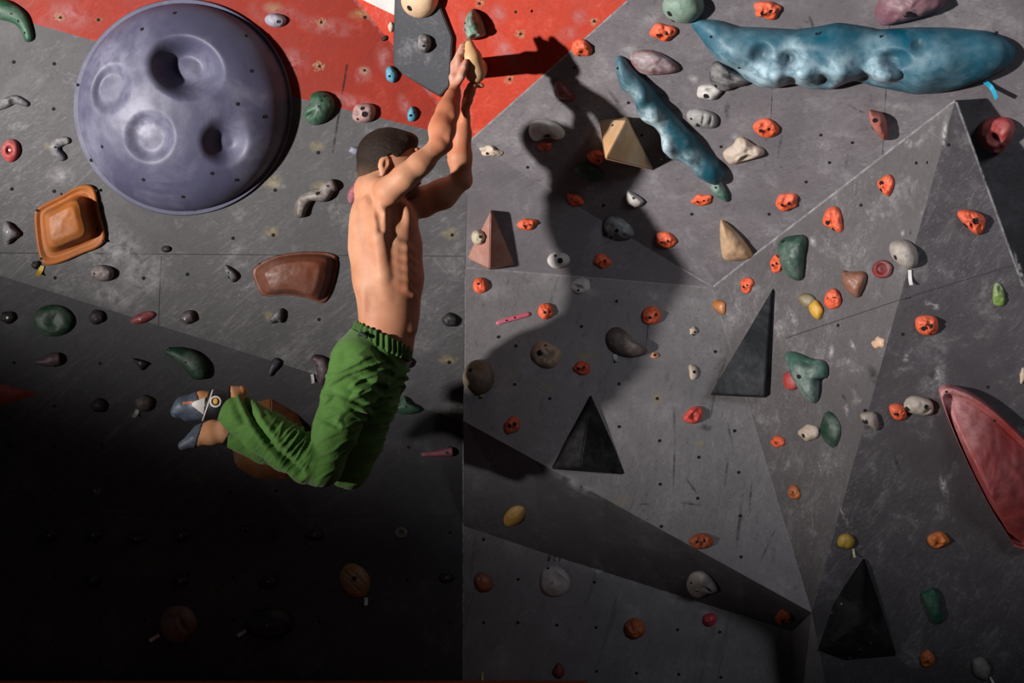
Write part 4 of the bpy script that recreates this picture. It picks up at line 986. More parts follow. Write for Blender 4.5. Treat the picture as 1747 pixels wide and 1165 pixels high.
for lab, P, hs in (('tall orange hold at the ridge, nearest to the green half-shell', [(1404, 372), (1410, 356), (1424, 350), (1434, 358), (1437, 378), (1439, 394), (1430, 398), (1416, 388), (1404, 384)], [(-6, 6), (4, 16)]),
                   ('orange arrow hold highest on the pale right facet', [(1496, 309), (1506, 302), (1518, 295), (1527, 308), (1522, 326), (1516, 338), (1506, 328), (1498, 320)], [(-4, -4), (-6, 8)]),
                   ('large orange hold high on the far right facet', [(1631, 364), (1640, 357), (1660, 358), (1680, 368), (1682, 380), (1676, 398), (1668, 402), (1654, 392), (1640, 378)], [(6, -4), (-10, 4)]),
                   ('egg-shaped orange hold between yellow thumb and brown hat hold', [(1406, 510), (1412, 496), (1424, 490), (1434, 500), (1437, 516), (1430, 526), (1416, 528), (1407, 520)], [(-6, 0), (5, -2)]),
                   ('squarish orange hold on the far right facet\'s middle', [(1560, 546), (1568, 538), (1584, 537), (1598, 540), (1602, 556), (1598, 570), (1580, 573), (1564, 566)], [(-6, 4), (5, 0)]),
                   ('orange hold touching the grey beige ridged one', [(1515, 694), (1522, 688), (1538, 688), (1548, 700), (1546, 716), (1532, 718), (1522, 712)], [(0, 4), (-4, 2)])):
    xs = [p[0] for p in P]; ys = [p[1] for p in P]
    cx, cy = (min(xs) + max(xs)) / 2, (min(ys) + max(ys)) / 2; w, h = max(xs) - min(xs), max(ys) - min(ys); m = min(w, h)
    org(lab, cx, cy, w, h, poly=P, hgt=.5 * m, holes=hs, feats=[(0, .1 * h, .2 * m, -.12 * m, .4, 60), (-.2 * w, -.2 * h, .3 * m, .1 * m)])
org('small orange hold low on the pale facet, under the cream knuckle', 1327, 753, 24, 20, rot=15, holes=[(-2, 2, .6)])
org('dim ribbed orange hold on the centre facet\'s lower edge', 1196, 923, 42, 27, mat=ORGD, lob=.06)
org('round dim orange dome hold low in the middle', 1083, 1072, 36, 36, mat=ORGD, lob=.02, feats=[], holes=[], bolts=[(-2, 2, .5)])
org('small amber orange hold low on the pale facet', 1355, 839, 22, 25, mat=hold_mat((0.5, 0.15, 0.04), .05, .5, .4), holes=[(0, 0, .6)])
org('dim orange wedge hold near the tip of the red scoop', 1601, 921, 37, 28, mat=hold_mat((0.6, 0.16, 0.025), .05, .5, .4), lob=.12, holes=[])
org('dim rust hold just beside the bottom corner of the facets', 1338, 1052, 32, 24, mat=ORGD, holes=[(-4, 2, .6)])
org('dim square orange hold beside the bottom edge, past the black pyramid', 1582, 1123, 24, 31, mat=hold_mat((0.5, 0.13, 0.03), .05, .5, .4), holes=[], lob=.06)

# ------------------------------------------------------------------ tapes
WT = (0.62, 0.62, 0.60)
tape('yellow tape strip under the orange pad\'s lowest corner', 70, 461, 17, 8, 108, (0.55, 0.38, 0.05))
tape('white tape strip hanging off the dim brown knob', 233, 705, 13, 7, 112, WT)
tape('white tape strip on the plum crescent hold', 534, 646, 16, 5, 80, WT)
tape('cream tape tab under the round brown dome', 822, 675, 10, 7, 90, (0.40, 0.32, 0.18))
tape('white tape strip below the ribbed ochre oval', 625, 1025, 12, 6, 88, WT)
tape('white tape strip beside the brown swirl hold', 265, 1087, 17, 6, 148, (0.5, 0.5, 0.48))
tape('white tape strip beside the large black green oval', 414, 1079, 15, 6, 150, (0.4, 0.4, 0.38))
tape('yellow tape strip at the crease just above the mat', 823, 1153, 14, 4, 90, (0.5, 0.45, 0.2))
tape('blue tape strip sticking out under the teal volume', 1690, 144, 26, 8, 38, (0.02, 0.33, 0.50), lift=.012, curl=18)
tape('white tape strip under the grey beige helmet hold', 1552, 472, 24, 6, 88, (0.75, 0.74, 0.72))
tape('grey tape strip under the drooping horn in the shadow', 1050, 612, 14, 7, 72, (0.4, 0.4, 0.4))
tape('pale tape strip under the mustard hold', 1456, 941, 12, 4, 85, (0.5, 0.46, 0.3))
tape('white tape strip under the dim grey corner hold', 1692, 1160, 14, 4, 60, WT)

# ------------------------------------------------------------------ the two holds the climber hangs from
hold('green pointed cone hold above the climber\'s hands', 811, 46, 0, 0, hold_mat((0.05, 0.17, 0.10), .3, .5, .3), 46, poly=[(806, 14), (813, 17), (822, 30), (829, 50), (832, 60), (816, 64), (803, 70), (796, 60), (794, 40), (797, 24)], soft=1, holes=[(-12, -10, .7), (-12, 2, .7)], feats=[(6, 10, 14, -4, .2, -25)])
spH = Spot(815, 112)
# ------------------------------------------------------------------ smooth solid modelling by signed distance
Y0 = -0.80
S0 = F / (Y0 - CAM.y)                    # pixels per metre at the climber
def PT(x, y, d=0.0):
    return np.array(unproj(x, y, Y0 + d / S0))
def PXR(d=0.0): return (Y0 + d / S0 - CAM.y) / F
def to_px(V):
    """world points -> (px, py, d)"""
    s = (V[:, 1] - CAM.y) / F
    return np.stack([V[:, 0] / s + W / 2, H / 2 - (V[:, 2] - CAM.z) / s, (V[:, 1] - Y0) * S0], 1)

class Field:
    def __init__(self, lo, hi, step):
        self.lo = np.array(lo, float); self.step = step
        self.n = np.ceil((np.array(hi) - self.lo) / step).astype(int) + 1
        self.D = np.full(self.n, 9.0, np.float32)
        self.ax = [self.lo[i] + step * np.arange(self.n[i]) for i in range(3)]
    def _win(self, lo, hi):
        a = np.clip(np.floor((lo - self.lo) / self.step).astype(int), 0, self.n); b = np.clip(np.ceil((hi - self.lo) / self.step).astype(int) + 1, 0, self.n)
        sl = tuple(slice(a[i], b[i]) for i in range(3))
        g = np.meshgrid(*[self.ax[i][sl[i]] for i in range(3)], indexing='ij')
        return sl, g
    def _join(self, sl, d, k, sub=False):
        a = self.D[sl]
        if a.size == 0: return
        if sub:
            d = -d; h = np.clip(.5 - .5 * (a - d) / k, 0, 1); self.D[sl] = a * (1 - h) + d * h + k * h * (1 - h)
        else:
            h = np.clip(.5 + .5 * (a - d) / k, 0, 1); self.D[sl] = a * (1 - h) + d * h - k * h * (1 - h)
    def rc(self, a, ra, b, rb, k=0.01, ysc=1.0, sub=False):
        a = np.array(a, float); b = np.array(b, float); m = (max(ra, rb) * max(1, ysc) + k * 2 + .015)
        sl, (X, Y, Z) = self._win(np.minimum(a, b) - m, np.maximum(a, b) + m)
        ba = b - a; bs = ba.copy(); bs[1] /= ysc
        px, py, pz = X - a[0], (Y - a[1]) / ysc, Z - a[2]
        t = np.clip((px * bs[0] + py * bs[1] + pz * bs[2]) / max(bs @ bs, 1e-12), 0, 1)
        d = np.sqrt((px - t * bs[0]) ** 2 + (py - t * bs[1]) ** 2 + (pz - t * bs[2]) ** 2) - (ra + (rb - ra) * t)
        self._join(sl, d.astype(np.float32), k, sub)
    def ell(self, c, r, k=0.01, R=None, sub=False):
        c = np.array(c, float); r = np.array(r, float); m = r.max() + k * 2 + .015
        sl, (X, Y, Z) = self._win(c - m, c + m)
        P = np.stack([X - c[0], Y - c[1], Z - c[2]], -1)
        if R is not None: P = P @ np.array(R)
        k0 = np.linalg.norm(P / r, axis=-1); k1 = np.linalg.norm(P / r ** 2, axis=-1)
        d = k0 * (k0 - 1) / np.maximum(k1, 1e-6)
        self._join(sl, d.astype(np.float32), k, sub)
    def grid(self): return np.meshgrid(*self.ax, indexing='ij')
    def clip(self, fn):
        X, Y, Z = self.grid(); self.D = np.maximum(self.D, fn(X, Y, Z).astype(np.float32))
    def mesh(self, smooth=2):
        D = self.D; s = D < 0
        nx, ny, nz = D.shape
        c = np.zeros((nx - 1, ny - 1, nz - 1), np.int8)
        for i in (0, 1):
            for j in (0, 1):
                for k in (0, 1): c += s[i:nx - 1 + i, j:ny - 1 + j, k:nz - 1 + k]
        act = (c > 0) & (c < 8); idx = np.argwhere(act)
        idm = np.full(act.shape, -1, np.int64); idm[act] = np.arange(len(idx))
        acc = np.zeros((len(idx), 3)); cnt = np.zeros(len(idx))
        corners = [(i, j, k) for i in (0, 1) for j in (0, 1) for k in (0, 1)]
        for a in corners:
            for ax in range(3):
                if a[ax] == 1: continue
                b = list(a); b[ax] = 1
                da = D[idx[:, 0] + a[0], idx[:, 1] + a[1], idx[:, 2] + a[2]]; db = D[idx[:, 0] + b[0], idx[:, 1] + b[1], idx[:, 2] + b[2]]
                m = (da < 0) != (db < 0); t = np.where(m, da / np.where(m, da - db, 1), 0)
                p = np.tile(np.array(a, float), (len(idx), 1)); p[:, ax] += t
                acc[m] += p[m]; cnt[m] += 1
        V = self.lo + self.step * (idx + acc / np.maximum(cnt, 1)[:, None])
        quads = []
        for ax in range(3):
            o = [i for i in range(3) if i != ax]
            sl0 = [slice(None)] * 3; sl1 = [slice(None)] * 3; sl0[ax] = slice(0, -1); sl1[ax] = slice(1, None)
            e = s[tuple(sl0)] != s[tuple(sl1)]; ins = s[tuple(sl0)]
            E = np.argwhere(e)
            E = E[(E[:, o[0]] > 0) & (E[:, o[1]] > 0) & (E[:, o[0]] < D.shape[o[0]] - 1) & (E[:, o[1]] < D.shape[o[1]] - 1)]
            if not len(E): continue
            q = []
            for du, dv in ((-1, -1), (0, -1), (0, 0), (-1, 0)):
                Q = E.copy(); Q[:, o[0]] += du; Q[:, o[1]] += dv; q.append(idm[Q[:, 0], Q[:, 1], Q[:, 2]])
            q = np.stack(q, 1); fl = ins[E[:, 0], E[:, 1], E[:, 2]]
            if ax == 1: fl = ~fl
            q[~fl] = q[~fl][:, ::-1]
            quads.append(q)
        Q = np.concatenate(quads); Q = Q[(Q >= 0).all(1)]
        for _ in range(smooth):
            A = np.zeros_like(V); n = np.zeros(len(V))
            for i in range(4):
                for j in (1, 3):
                    np.add.at(A, Q[:, i], V[Q[:, (i + j) % 4]]); np.add.at(n, Q[:, i], 1)
            V = V * .5 + .5 * A / np.maximum(n, 1)[:, None]
        return V, Q

def vnormals(V, Q):
    n = np.cross(V[Q[:, 2]] - V[Q[:, 0]], V[Q[:, 3]] - V[Q[:, 1]]); N = np.zeros_like(V)
    for i in range(4): np.add.at(N, Q[:, i], n)
    return N / (np.linalg.norm(N, axis=1)[:, None] + 1e-12)

def bbox(x0, x1, y0, y1, d0, d1):
    c = np.array([PT(x, y, d) for x in (x0, x1) for y in (y0, y1) for d in (d0, d1)])
    return c.min(0), c.max(0)

def chain(f, pts, k, ysc=1.0, sub=False):
    """pts = [(px, py, d, radius in px)]"""
    for a, b in zip(pts, pts[1:]):
        f.rc(PT(*a[:3]), a[3] * PXR(a[2]), PT(*b[:3]), b[3] * PXR(b[2]), k * PXR(), ysc, sub)
def ell(f, c, r, k, rot=0.0, sub=False):
    """rot turns the ellipsoid in the picture-facing plane (degrees, clockwise)"""
    a = math.radians(rot); q = PXR(c[2])
    R = np.array([[math.cos(a), 0, math.sin(a)], [0, 1, 0], [-math.sin(a), 0, math.cos(a)]])
    f.ell(PT(*c), (r[0] * q, r[2] * q, r[1] * q), k * PXR(), R, sub)

# ------------------------------------------------------------------ tan horn the hands hold
hf = Field(*bbox(770, 850, 45, 175, -40, 250), 0.004)
chain(hf, [(801, 76, 2, 8), (806, 98, -2, 14), (811, 124, 6, 16)], 6)
chain(hf, [(806, 100, 4, 13), (810, 106, 75, 12), (816, 114, 210, 14)], 10)
chain(hf, [(811, 124, 8, 15), (812, 118, 75, 12), (818, 120, 210, 14)], 10)
hv, hq = hf.mesh(3)
horn = link_mesh('horn_hold', hv, hq, hold_mat((0.62, 0.37, 0.17), .12, .45, .3), loc=Vector(PT(815, 112, 190)))
tag(horn, 'tan horn-shaped hold the climber hangs from with both hands', 'climbing hold')

# ------------------------------------------------------------------ climber
root_loc = Vector(PT(660, 580, 0))
SKIN_C = (0.56, 0.27, 0.15)
def skin_mat():
    m, nt, out = new_mat('skin')
    tc = nd(nt, 'ShaderNodeTexCoord').outputs['Object']
    a = noise_node(nt, tc, 9, 4, 0.6); b = noise_node(nt, tc, 160, 3, 0.6)
    c = mix(nt, ramp(nt, a, [(0.32, 0.0), (0.68, 1.0)]), (0.43, 0.175, 0.092), (0.53, 0.275, 0.165))
    at = nd(nt, 'ShaderNodeAttribute', attribute_name='chalky').outputs['Fac']
    c = mix(nt, at, c, (0.66, 0.60, 0.57))
    at2 = nd(nt, 'ShaderNodeAttribute', attribute_name='beard').outputs['Fac']
    c = mix(nt, at2, c, (0.035, 0.02, 0.015))
    at3 = nd(nt, 'ShaderNodeAttribute', attribute_name='ruddy').outputs['Fac']
    c = mix(nt, at3, c, (0.50, 0.15, 0.07))
    bs = bsdf(nt, out, c, 0.55, b, 0.05, 0.25)
    bs.inputs['Subsurface Weight'].default_value = 0.08
    bs.inputs['Subsurface Radius'].default_value = (0.02, 0.008, 0.004)
    bs.inputs['Subsurface Scale'].default_value = 0.5
    return m
SKIN = skin_mat()

bf = Field(*bbox(300, 835, 55, 870, -135, 135), 0.0046)
# torso
chain(bf, [(643, 335, 0, 36), (651, 375, 0, 53), (657, 420, 0, 60), (662, 475, 0, 58), (664, 530, 0, 49), (660, 580, 0, 47)], 16, 0.95)
chain(bf, [(630, 322, 0, 21), (664, 325, -52, 24)], 14); chain(bf, [(630, 322, 0, 21), (676, 338, 52, 24)], 14)
ell(bf, (690, 382, -24), (18, 36, 26), 18); ell(bf, (690, 380, 34), (24, 32, 34), 12)          # chest
chain(bf, [(650, 352, -54, 14), (648, 405, -57, 15), (655, 470, -50, 13), (662, 520, -36, 10)], 9)   # near latissimus
chain(bf, [(650, 352, 50, 17), (655, 430, 52, 16), (664, 520, 36, 10)], 12)
chain(bf, [(628, 345, -38, 11), (640, 392, -52, 9)], 8)                                        # shoulder blade
ell(bf, (612, 395, -20), (10, 46, 22), 10); ell(bf, (624, 500, -20), (10, 52, 24), 12)          # columns beside the spine
ell(bf, (612, 395, 24), (8, 46, 22), 10)
for i in range(5):                                                                              # ribs and serratus
    y = 418 + 17 * i
    chain(bf, [(676, y - 5, -52 + i, 4), (692, y + 4, -46 + i, 4.5), (705, y + 14, -33, 4)], 9)
ell(bf, (681, 356, -58), (10, 26, 15), 12, -8, sub=True)                                       # armpit hollow
chain(bf, [(703, 470, -18, 10), (700, 560, -16, 10)], 10); chain(bf, [(704, 470, 18, 10), (701, 560, 16, 10)], 10)   # abdomen
chain(bf, [(634, 340, -56, 2.5), (646, 366, -66, 3.5), (650, 392, -70, 2.5)], 9, sub=True)        # crease below the shoulder blade
chain(bf, [(668, 352, -70, 3), (666, 400, -72, 4), (672, 450, -66, 2.5)], 9, sub=True)           # edge of the back muscle
# neck and head
chain(bf, [(640, 318, 0, 25), (655, 290, 6, 26)], 14)
chain(bf, [(672, 330, 6, 18), (676, 300, 8, 20)], 10)
ell(bf, (661, 267, 8), (50, 43, 38), 6)
chain(bf, [(688, 282, 10, 26), (694, 316, 12, 17)], 10)
chain(bf, [(664, 306, -18, 9), (694, 326, -4, 7), (707, 326, 12, 8)], 8); chain(bf, [(664, 306, 38, 9), (694, 326, 28, 7), (707, 326, 12, 8)], 8)
ell(bf, (712, 258, 10), (8, 6, 26), 6)                                                         # brow
chain(bf, [(715, 270, 12, 4), (725, 291, 13, 5.5)], 4); ell(bf, (718, 294, 7), (5, 4, 4), 3); ell(bf, (718, 294, 20), (5, 4, 4), 3)
ell(bf, (712, 271, -4), (8, 6, 7), 4, sub=True); ell(bf, (712, 271, 27), (8, 6, 7), 4, sub=True)
ell(bf, (708, 271, -3), (6.5, 5.5, 6), 1.5); ell(bf, (708, 271, 26), (6.5, 5.5, 6), 1.5)
ell(bf, (715, 306, 12), (5, 3, 10), 2.5); ell(bf, (714, 312.5, 12), (5, 3.2, 9), 2.5)
for sd, d in ((-1, -31), (1, 47)):                                                             # ears
    ell(bf, (655, 279, d), (10, 16, 5), 2.5, 14); ell(bf, (659, 279, d + sd * 4), (5, 9, 4), 2, 14, sub=True); ell(bf, (653, 294, d), (6, 5, 4), 2)
# near arm
chain(bf, [(664, 326, -58, 24), (690, 302, -70, 21), (716, 279, -72, 18.5), (748, 250, -64, 16.5)], 9)
chain(bf, [(700, 300, -67, 16), (728, 276, -70, 14)], 8)
ell(bf, (764, 248, -61), (9, 9, 10), 7)
chain(bf, [(750, 246, -60, 17), (754, 222, -52, 22.5), (764, 190, -36, 19), (775, 156, -12, 11.5)], 8)
chain(bf, [(744, 242, -66, 10), (748, 205, -54, 10), (768, 160, -24, 7)], 6)
chain(bf, [(764, 236, -67, 8), (772, 200, -52, 8), (780, 162, -18, 6)], 5)
# near hand, wrapped round the horn from its side
for i, d in enumerate((-12, -2, 8, 18)):
    kn = (782 - 2.2 * i, 119 - 3.0 * i, d)
    chain(bf, [(776, 150, -9 + i * 4, 7.5), (774 + i * .5, 132, d, 7.8), (*kn, 7.4)], 4)
    fl = (.66, .86, 1.04, 1.0)[i]
    chain(bf, [(*kn, 6.8), (783, 112 - 19 * fl, d + 3, 5.8), (789, 112 - 32 * fl, d + 8, 5.2), (797, 112 - 39 * fl, d + 16, 4.6)], 2.2)
chain(bf, [(780, 140, -12, 8), (787, 130, -20, 6.5), (792, 116, -19, 5.6), (795, 105, -15, 5)], 3)
# far arm
chain(bf, [(684, 348, 52, 27), (720, 345, 54, 25), (755, 331, 50, 24.5), (786, 309, 46, 17)], 10)
ell(bf, (796, 310, 44), (8, 11, 9), 7)
chain(bf, [(788, 303, 43, 17), (784, 268, 37, 20.5), (788, 228, 30, 15.5), (793, 200, 22, 10)], 8)
# far hand, fist closing under the horn
for i, d in enumerate((10, 20, 30, 40)):
    chain(bf, [(793, 198, 14 + i * 5, 7), (795, 176, d, 7.4), (798, 158 + i, d, 7)], 4)
    chain(bf, [(798, 158 + i, d, 6.4), (803, 146, d + 1, 5.6), (813, 144, d + 2, 5.2), (822, 146, d + 3, 4.6)], 2.2)
chain(bf, [(793, 186, 8, 7.5), (800, 172, 2, 6.3), (805, 158, 3, 5.6), (809, 147, 7, 5)], 3)
# pelvis and legs (inside the trousers)
chain(bf, [(655, 575, 0, 40), (640, 612, 0, 36)], 14, 1.0)
chain(bf, [(622, 630, -26, 30), (556, 788, -44, 22), (550, 796, -46, 23)], 12); chain(bf, [(550, 796, -46, 23), (470, 752, -42, 24), (396, 700, -38, 14), (360, 700, -38, 12)], 8)
chain(bf, [(640, 632, 26, 30), (600, 785, 34, 22), (596, 796, 34, 22)], 12); chain(bf, [(596, 796, 34, 22), (500, 768, 34, 22), (402, 742, 26, 14), (362, 742, 24, 12)], 8)
V, Q = bf.mesh(2)
pp = to_px(V); N = vnormals(V, Q)
# shallow groove of the spine, muscle striation along the arms
sp_g = np.exp(-((pp[:, 2] - 4) / 9) ** 2) * ((pp[:, 1] > 330) & (pp[:, 1] < 560)) * (N[:, 0] < -0.2)
V = V - N * (sp_g * 3.0 * PXR())[:, None]
body = link_mesh('person', V, Q, SKIN, loc=root_loc)
tag(body, 'bare-backed person in green trousers hanging by both hands, knees bent', 'person')
def attr(o, name, vals):
    a = o.data.attributes.new(name, 'FLOAT', 'POINT'); a.data.foreach_set('value', np.asarray(vals, np.float32))
rngn = np.array([mnoise.noise(Vector(v * 45)) for v in V])
hand = np.clip((152 - pp[:, 1]) / 22, 0, 1) * (pp[:, 2] < 30) * (pp[:, 0] < 800)
attr(body, 'chalky', np.clip(hand * (.55 + rngn * .8), 0, .85))
bd = np.exp(-(((pp[:, 0] - 698) / 20) ** 4 + ((pp[:, 1] - 322) / 15) ** 4)) * (pp[:, 2] > -24) * (pp[:, 2] < 46)
attr(body, 'beard', np.clip(bd * 1.1 * (.75 + rngn * .5), 0, .9))
arm = ((pp[:, 1] < 262) & (pp[:, 0] > 735)).astype(float) * .55 + np.clip((pp[:, 1] - 520) / 40, 0, 1) * .25 + np.exp(-((pp[:, 0] - 700) / 22) ** 2 - ((pp[:, 1] - 470) / 60) ** 2) * .4
attr(body, 'ruddy', np.clip(arm, 0, .8))

def child(name, V, Q, mat, parent=body, label=None, fm=None):
    o = link_mesh(name, V, Q, mat, parent=None, loc=root_loc, fmats=fm)
    o.parent = parent
    o.location = (0, 0, 0) if parent is body else Vector((0, 0, 0))
    if label: o['label'] = label
    return o

# hair
hf = Field(*bbox(590, 735, 205, 330, -60, 75), 0.0032)
ell(hf, (661, 265, 8), (53, 46, 41), 4); ell(hf, (690, 240, 10), (24, 15, 34), 8); ell(hf, (664, 262, 8), (47, 44, 43), 4)
chain(hf, [(634, 290, 2, 26), (634, 306, 0, 22)], 8)
def hcut(X, Y, Z):
    s = (Y - CAM.y) / F; px = X / s + W / 2; py = H / 2 - (Z - CAM.z) / s
    line = np.interp(px, [600, 622, 640, 645, 652, 666, 676, 682, 694, 706, 716], [312, 312, 307, 296, 272, 262, 268, 266, 256, 250, 252])
    return (py - line) * PXR() * .8
hf.clip(hcut)
hV, hQ = hf.mesh(2); hN = vnormals(hV, hQ)
dn = np.array([mnoise.noise(Vector((v[0] * 60, v[1] * 160, v[2] * 90))) + .6 * mnoise.noise(Vector(v * 260)) for v in hV])
hV = hV + hN * (dn * 0.0012)[:, None]
m, nt, out = new_mat('hair')
tc = nd(nt, 'ShaderNodeTexCoord').outputs['Object']
fade = nd(nt, 'ShaderNodeAttribute', attribute_name='fade').outputs['Fac']
c = mix(nt, noise_node(nt, tc, 140, 4), (0.010, 0.007, 0.006), (0.035, 0.022, 0.016))
c = mix(nt, fade, c, (0.13, 0.07, 0.042))
bsdf(nt, out, c, 0.5, noise_node(nt, tc, 260, 3), .8, .12)
hair = child('hair', hV, hQ, m)
hp = to_px(hV)
attr(hair, 'fade', np.clip((hp[:, 1] - 276) / 42, 0, .7) * (hp[:, 0] < 665))

# trousers
def cloth(name, col):
    m, nt, out = new_mat(name)
    tc = nd(nt, 'ShaderNodeTexCoord').outputs['Object']
    a = noise_node(nt, tc, 7, 5, 0.6, 0.5); b = noise_node(nt, tc, 320, 2); e = noise_node(nt, tc, 38, 5, .65, 1.0)
    c = mix(nt, ramp(nt, a, [(0.3, 0.0), (0.7, 1.0)]), sc(col, .82), sc(col, 1.12))
    c = mix(nt, ramp(nt, e, [(0.58, 0.0), (0.8, 0.35)]), c, (0.22, 0.30, 0.18))
    hb = nd(nt, 'ShaderNodeMath', operation='ADD'); nt.links.new(b, hb.inputs[0]); nt.links.new(e, hb.inputs[1])
    bs = bsdf(nt, out, c, .7, hb.outputs[0], .35, .2, 0.006)
    bs.inputs['Sheen Weight'].default_value = .15
    return m
GREEN = cloth('green_cotton', (0.075, 0.185, 0.032)); GREEND = cloth('green_elastic', (0.045, 0.115, 0.022))
tf = Field(*bbox(355, 720, 530, 850, -115, 105), 0.0042)
chain(tf, [(655, 570, 0, 50), (630, 612, 0, 58)], 14, 1.0)
ell(tf, (606, 618, -30), (42, 50, 42), 14, 10); ell(tf, (612, 622, 34), (40, 50, 42), 14, 10)
chain(tf, [(614, 625, -30, 50), (591, 682, -40, 43), (570, 740, -44, 38), (550, 794, -46, 33)], 7)
chain(tf, [(551, 794, -46, 34), (530, 786, -44, 37), (490, 764, -42, 39), (450, 737, -40, 38), (408, 706, -38, 31), (382, 690, -38, 25)], 8)
chain(tf, [(646, 622, 30, 50), (626, 690, 30, 47), (612, 750, 32, 42), (596, 799, 34, 33)], 7)
chain(tf, [(598, 799, 40, 33), (520, 776, 36, 31), (450, 760, 32, 29), (398, 742, 28, 24)], 8)
wa, wb = np.array([612., 553.]), np.array([697., 593.]); wd = (wb - wa) / np.linalg.norm(wb - wa); wn = np.array([-wd[1], wd[0]])
def tcut(X, Y, Z):
    s = (Y - CAM.y) / F; px = X / s + W / 2; py = H / 2 - (Z - CAM.z) / s
    return -((px - wa[0]) * wn[0] + (py - wa[1]) * wn[1] - 12) * PXR()
tf.clip(tcut)
# open leg ends
tf.clip(lambda X, Y, Z: -((X / ((Y - CAM.y) / F) + W / 2) - np.where(Y < Y0, 371.0 + 0 * Z, 388.0)) * PXR())
tV, tQ = tf.mesh(2); tp = to_px(tV); tN = vnormals(tV, tQ)
def wrinkles(P):
    x, y, d = P[:, 0], P[:, 1], P[:, 2]; out = np.zeros(len(P))
    ridge = lambda t: 1 - 2 * np.abs(t)
    n1 = np.array([mnoise.noise(Vector((a / 55, b / 16 + a / 40, c / 60))) for a, b, c in P])          # slanting folds of the thigh
    n2 = np.array([mnoise.noise(Vector(((a + .7 * b) / 13, (b - .7 * a) / 60, c / 40 + 3))) for a, b, c in P])   # folds across the shin
    n3 = np.array([mnoise.noise(Vector((a / 24, b / 24, c / 24 + 9))) for a, b, c in P])
    thigh = np.clip((x - 530 + (y - 740) * .2) / 25, 0, 1) * np.clip((y - 590) / 30, 0, 1)
    up = np.exp(-((y - 655) / 55) ** 2)
    out += thigh * (.35 + 1.0 * up) * np.maximum(ridge(n1) - .45, 0) * 13
    knee = np.exp(-(((x - 512) / 42) ** 2 + ((y - 748) / 42) ** 2)); shin = np.clip((540 - x) / 20, 0, 1)
    out += shin * (.16 + 1.15 * knee) * np.maximum(ridge(n2) - .40, 0) * 10
    ank = np.exp(-((x - 412) / 16) ** 2); out += ank * np.sin((x - .5 * y) / 5.5) * 3.0 * (y < 725)
    out += n3 * 3.0
    near = np.clip((-10 - d) / 14, 0, 1)                 # long fold running down the near shin
    A = np.array([[416, 676], [436, 720], [470, 766], [512, 806]], float)
    dist = np.full(len(P), 1e9)
    for a, b in zip(A, A[1:]):
        ab = b - a; t = np.clip(((x - a[0]) * ab[0] + (y - a[1]) * ab[1]) / (ab @ ab), 0, 1)
        dist = np.minimum(dist, np.hypot(x - a[0] - t * ab[0], y - a[1] - t * ab[1]))
    out -= near * 11 * np.exp(-(dist / 5.5) ** 2)
    out += near * 4 * np.exp(-((dist - 11) / 6) ** 2)
    # crease where the thighs meet the seat and under the seat
    for (ax, ay, bx, by, dep, wd_) in ((566, 668, 640, 700, 6, 5), (600, 640, 665, 668, 7, 5), (618, 622, 668, 640, 6, 4), (590, 690, 628, 712, 5, 4), (640, 594, 660, 618, 6, 4), (545, 712, 575, 726, 4, 4)):
        a = np.array([ax, ay], float); ab = np.array([bx - ax, by - ay], float)
        t = np.clip(((x - a[0]) * ab[0] + (y - a[1]) * ab[1]) / (ab @ ab), 0, 1)
        ds = np.hypot(x - a[0] - t * ab[0], y - a[1] - t * ab[1])
        out -= near * dep * np.exp(-(ds / wd_) ** 2) * (.3 + .7 * t)
        out += near * dep * .5 * np.exp(-((ds - wd_ * 2) / wd_) ** 2) * t
    return out
wr_ = wrinkles(tp)
tV = tV + tN * (wr_ * PXR() * .8)[:, None]
trousers = child('trousers', tV, tQ, GREEN, label='loose green trousers, creased at hip and knee')
# waistband: ruffled elastic ring
wf = Field(*bbox(590, 720, 530, 640, -90, 90), 0.0034)
chain(wf, [(657, 564, 0, 51), (648, 590, 0, 56)], 8, 1.0)
def wcut(X, Y, Z):
    s = (Y - CAM.y) / F; px = X / s + W / 2; py = H / 2 - (Z - CAM.z) / s
    t = (px - wa[0]) * wn[0] + (py - wa[1]) * wn[1]
    return np.maximum(-(t + 3), t - 21) * PXR()
wf.clip(wcut)
wV, wQ = wf.mesh(2); wp = to_px(wV); wN = vnormals(wV, wQ)
ang = np.arctan2(wp[:, 2], wp[:, 0] - 654)
wV = wV + wN * ((np.sin(ang * 34) * 1.6 + np.sin(ang * 13 + 1) * .8) * PXR())[:, None]
child('waistband', wV, wQ, GREEND, parent=trousers, label='gathered elastic waistband')
pf = Field(*bbox(560, 680, 560, 620, -110, -20), 0.003)
# small dark pull tab on the waistband
tabf = Field(*bbox(600, 640, 555, 590, -80, -20), 0.0022)
chain(tabf, [(610, 574, -46, 3.0), (617, 569, -54, 3.4), (625, 575, -62, 2.8)], 2)
tv_, tq_ = tabf.mesh(1); child('belt_loop', tv_, tq_, flat_mat('dark_webbing', (0.012, 0.02, 0.014), .7), parent=trousers)

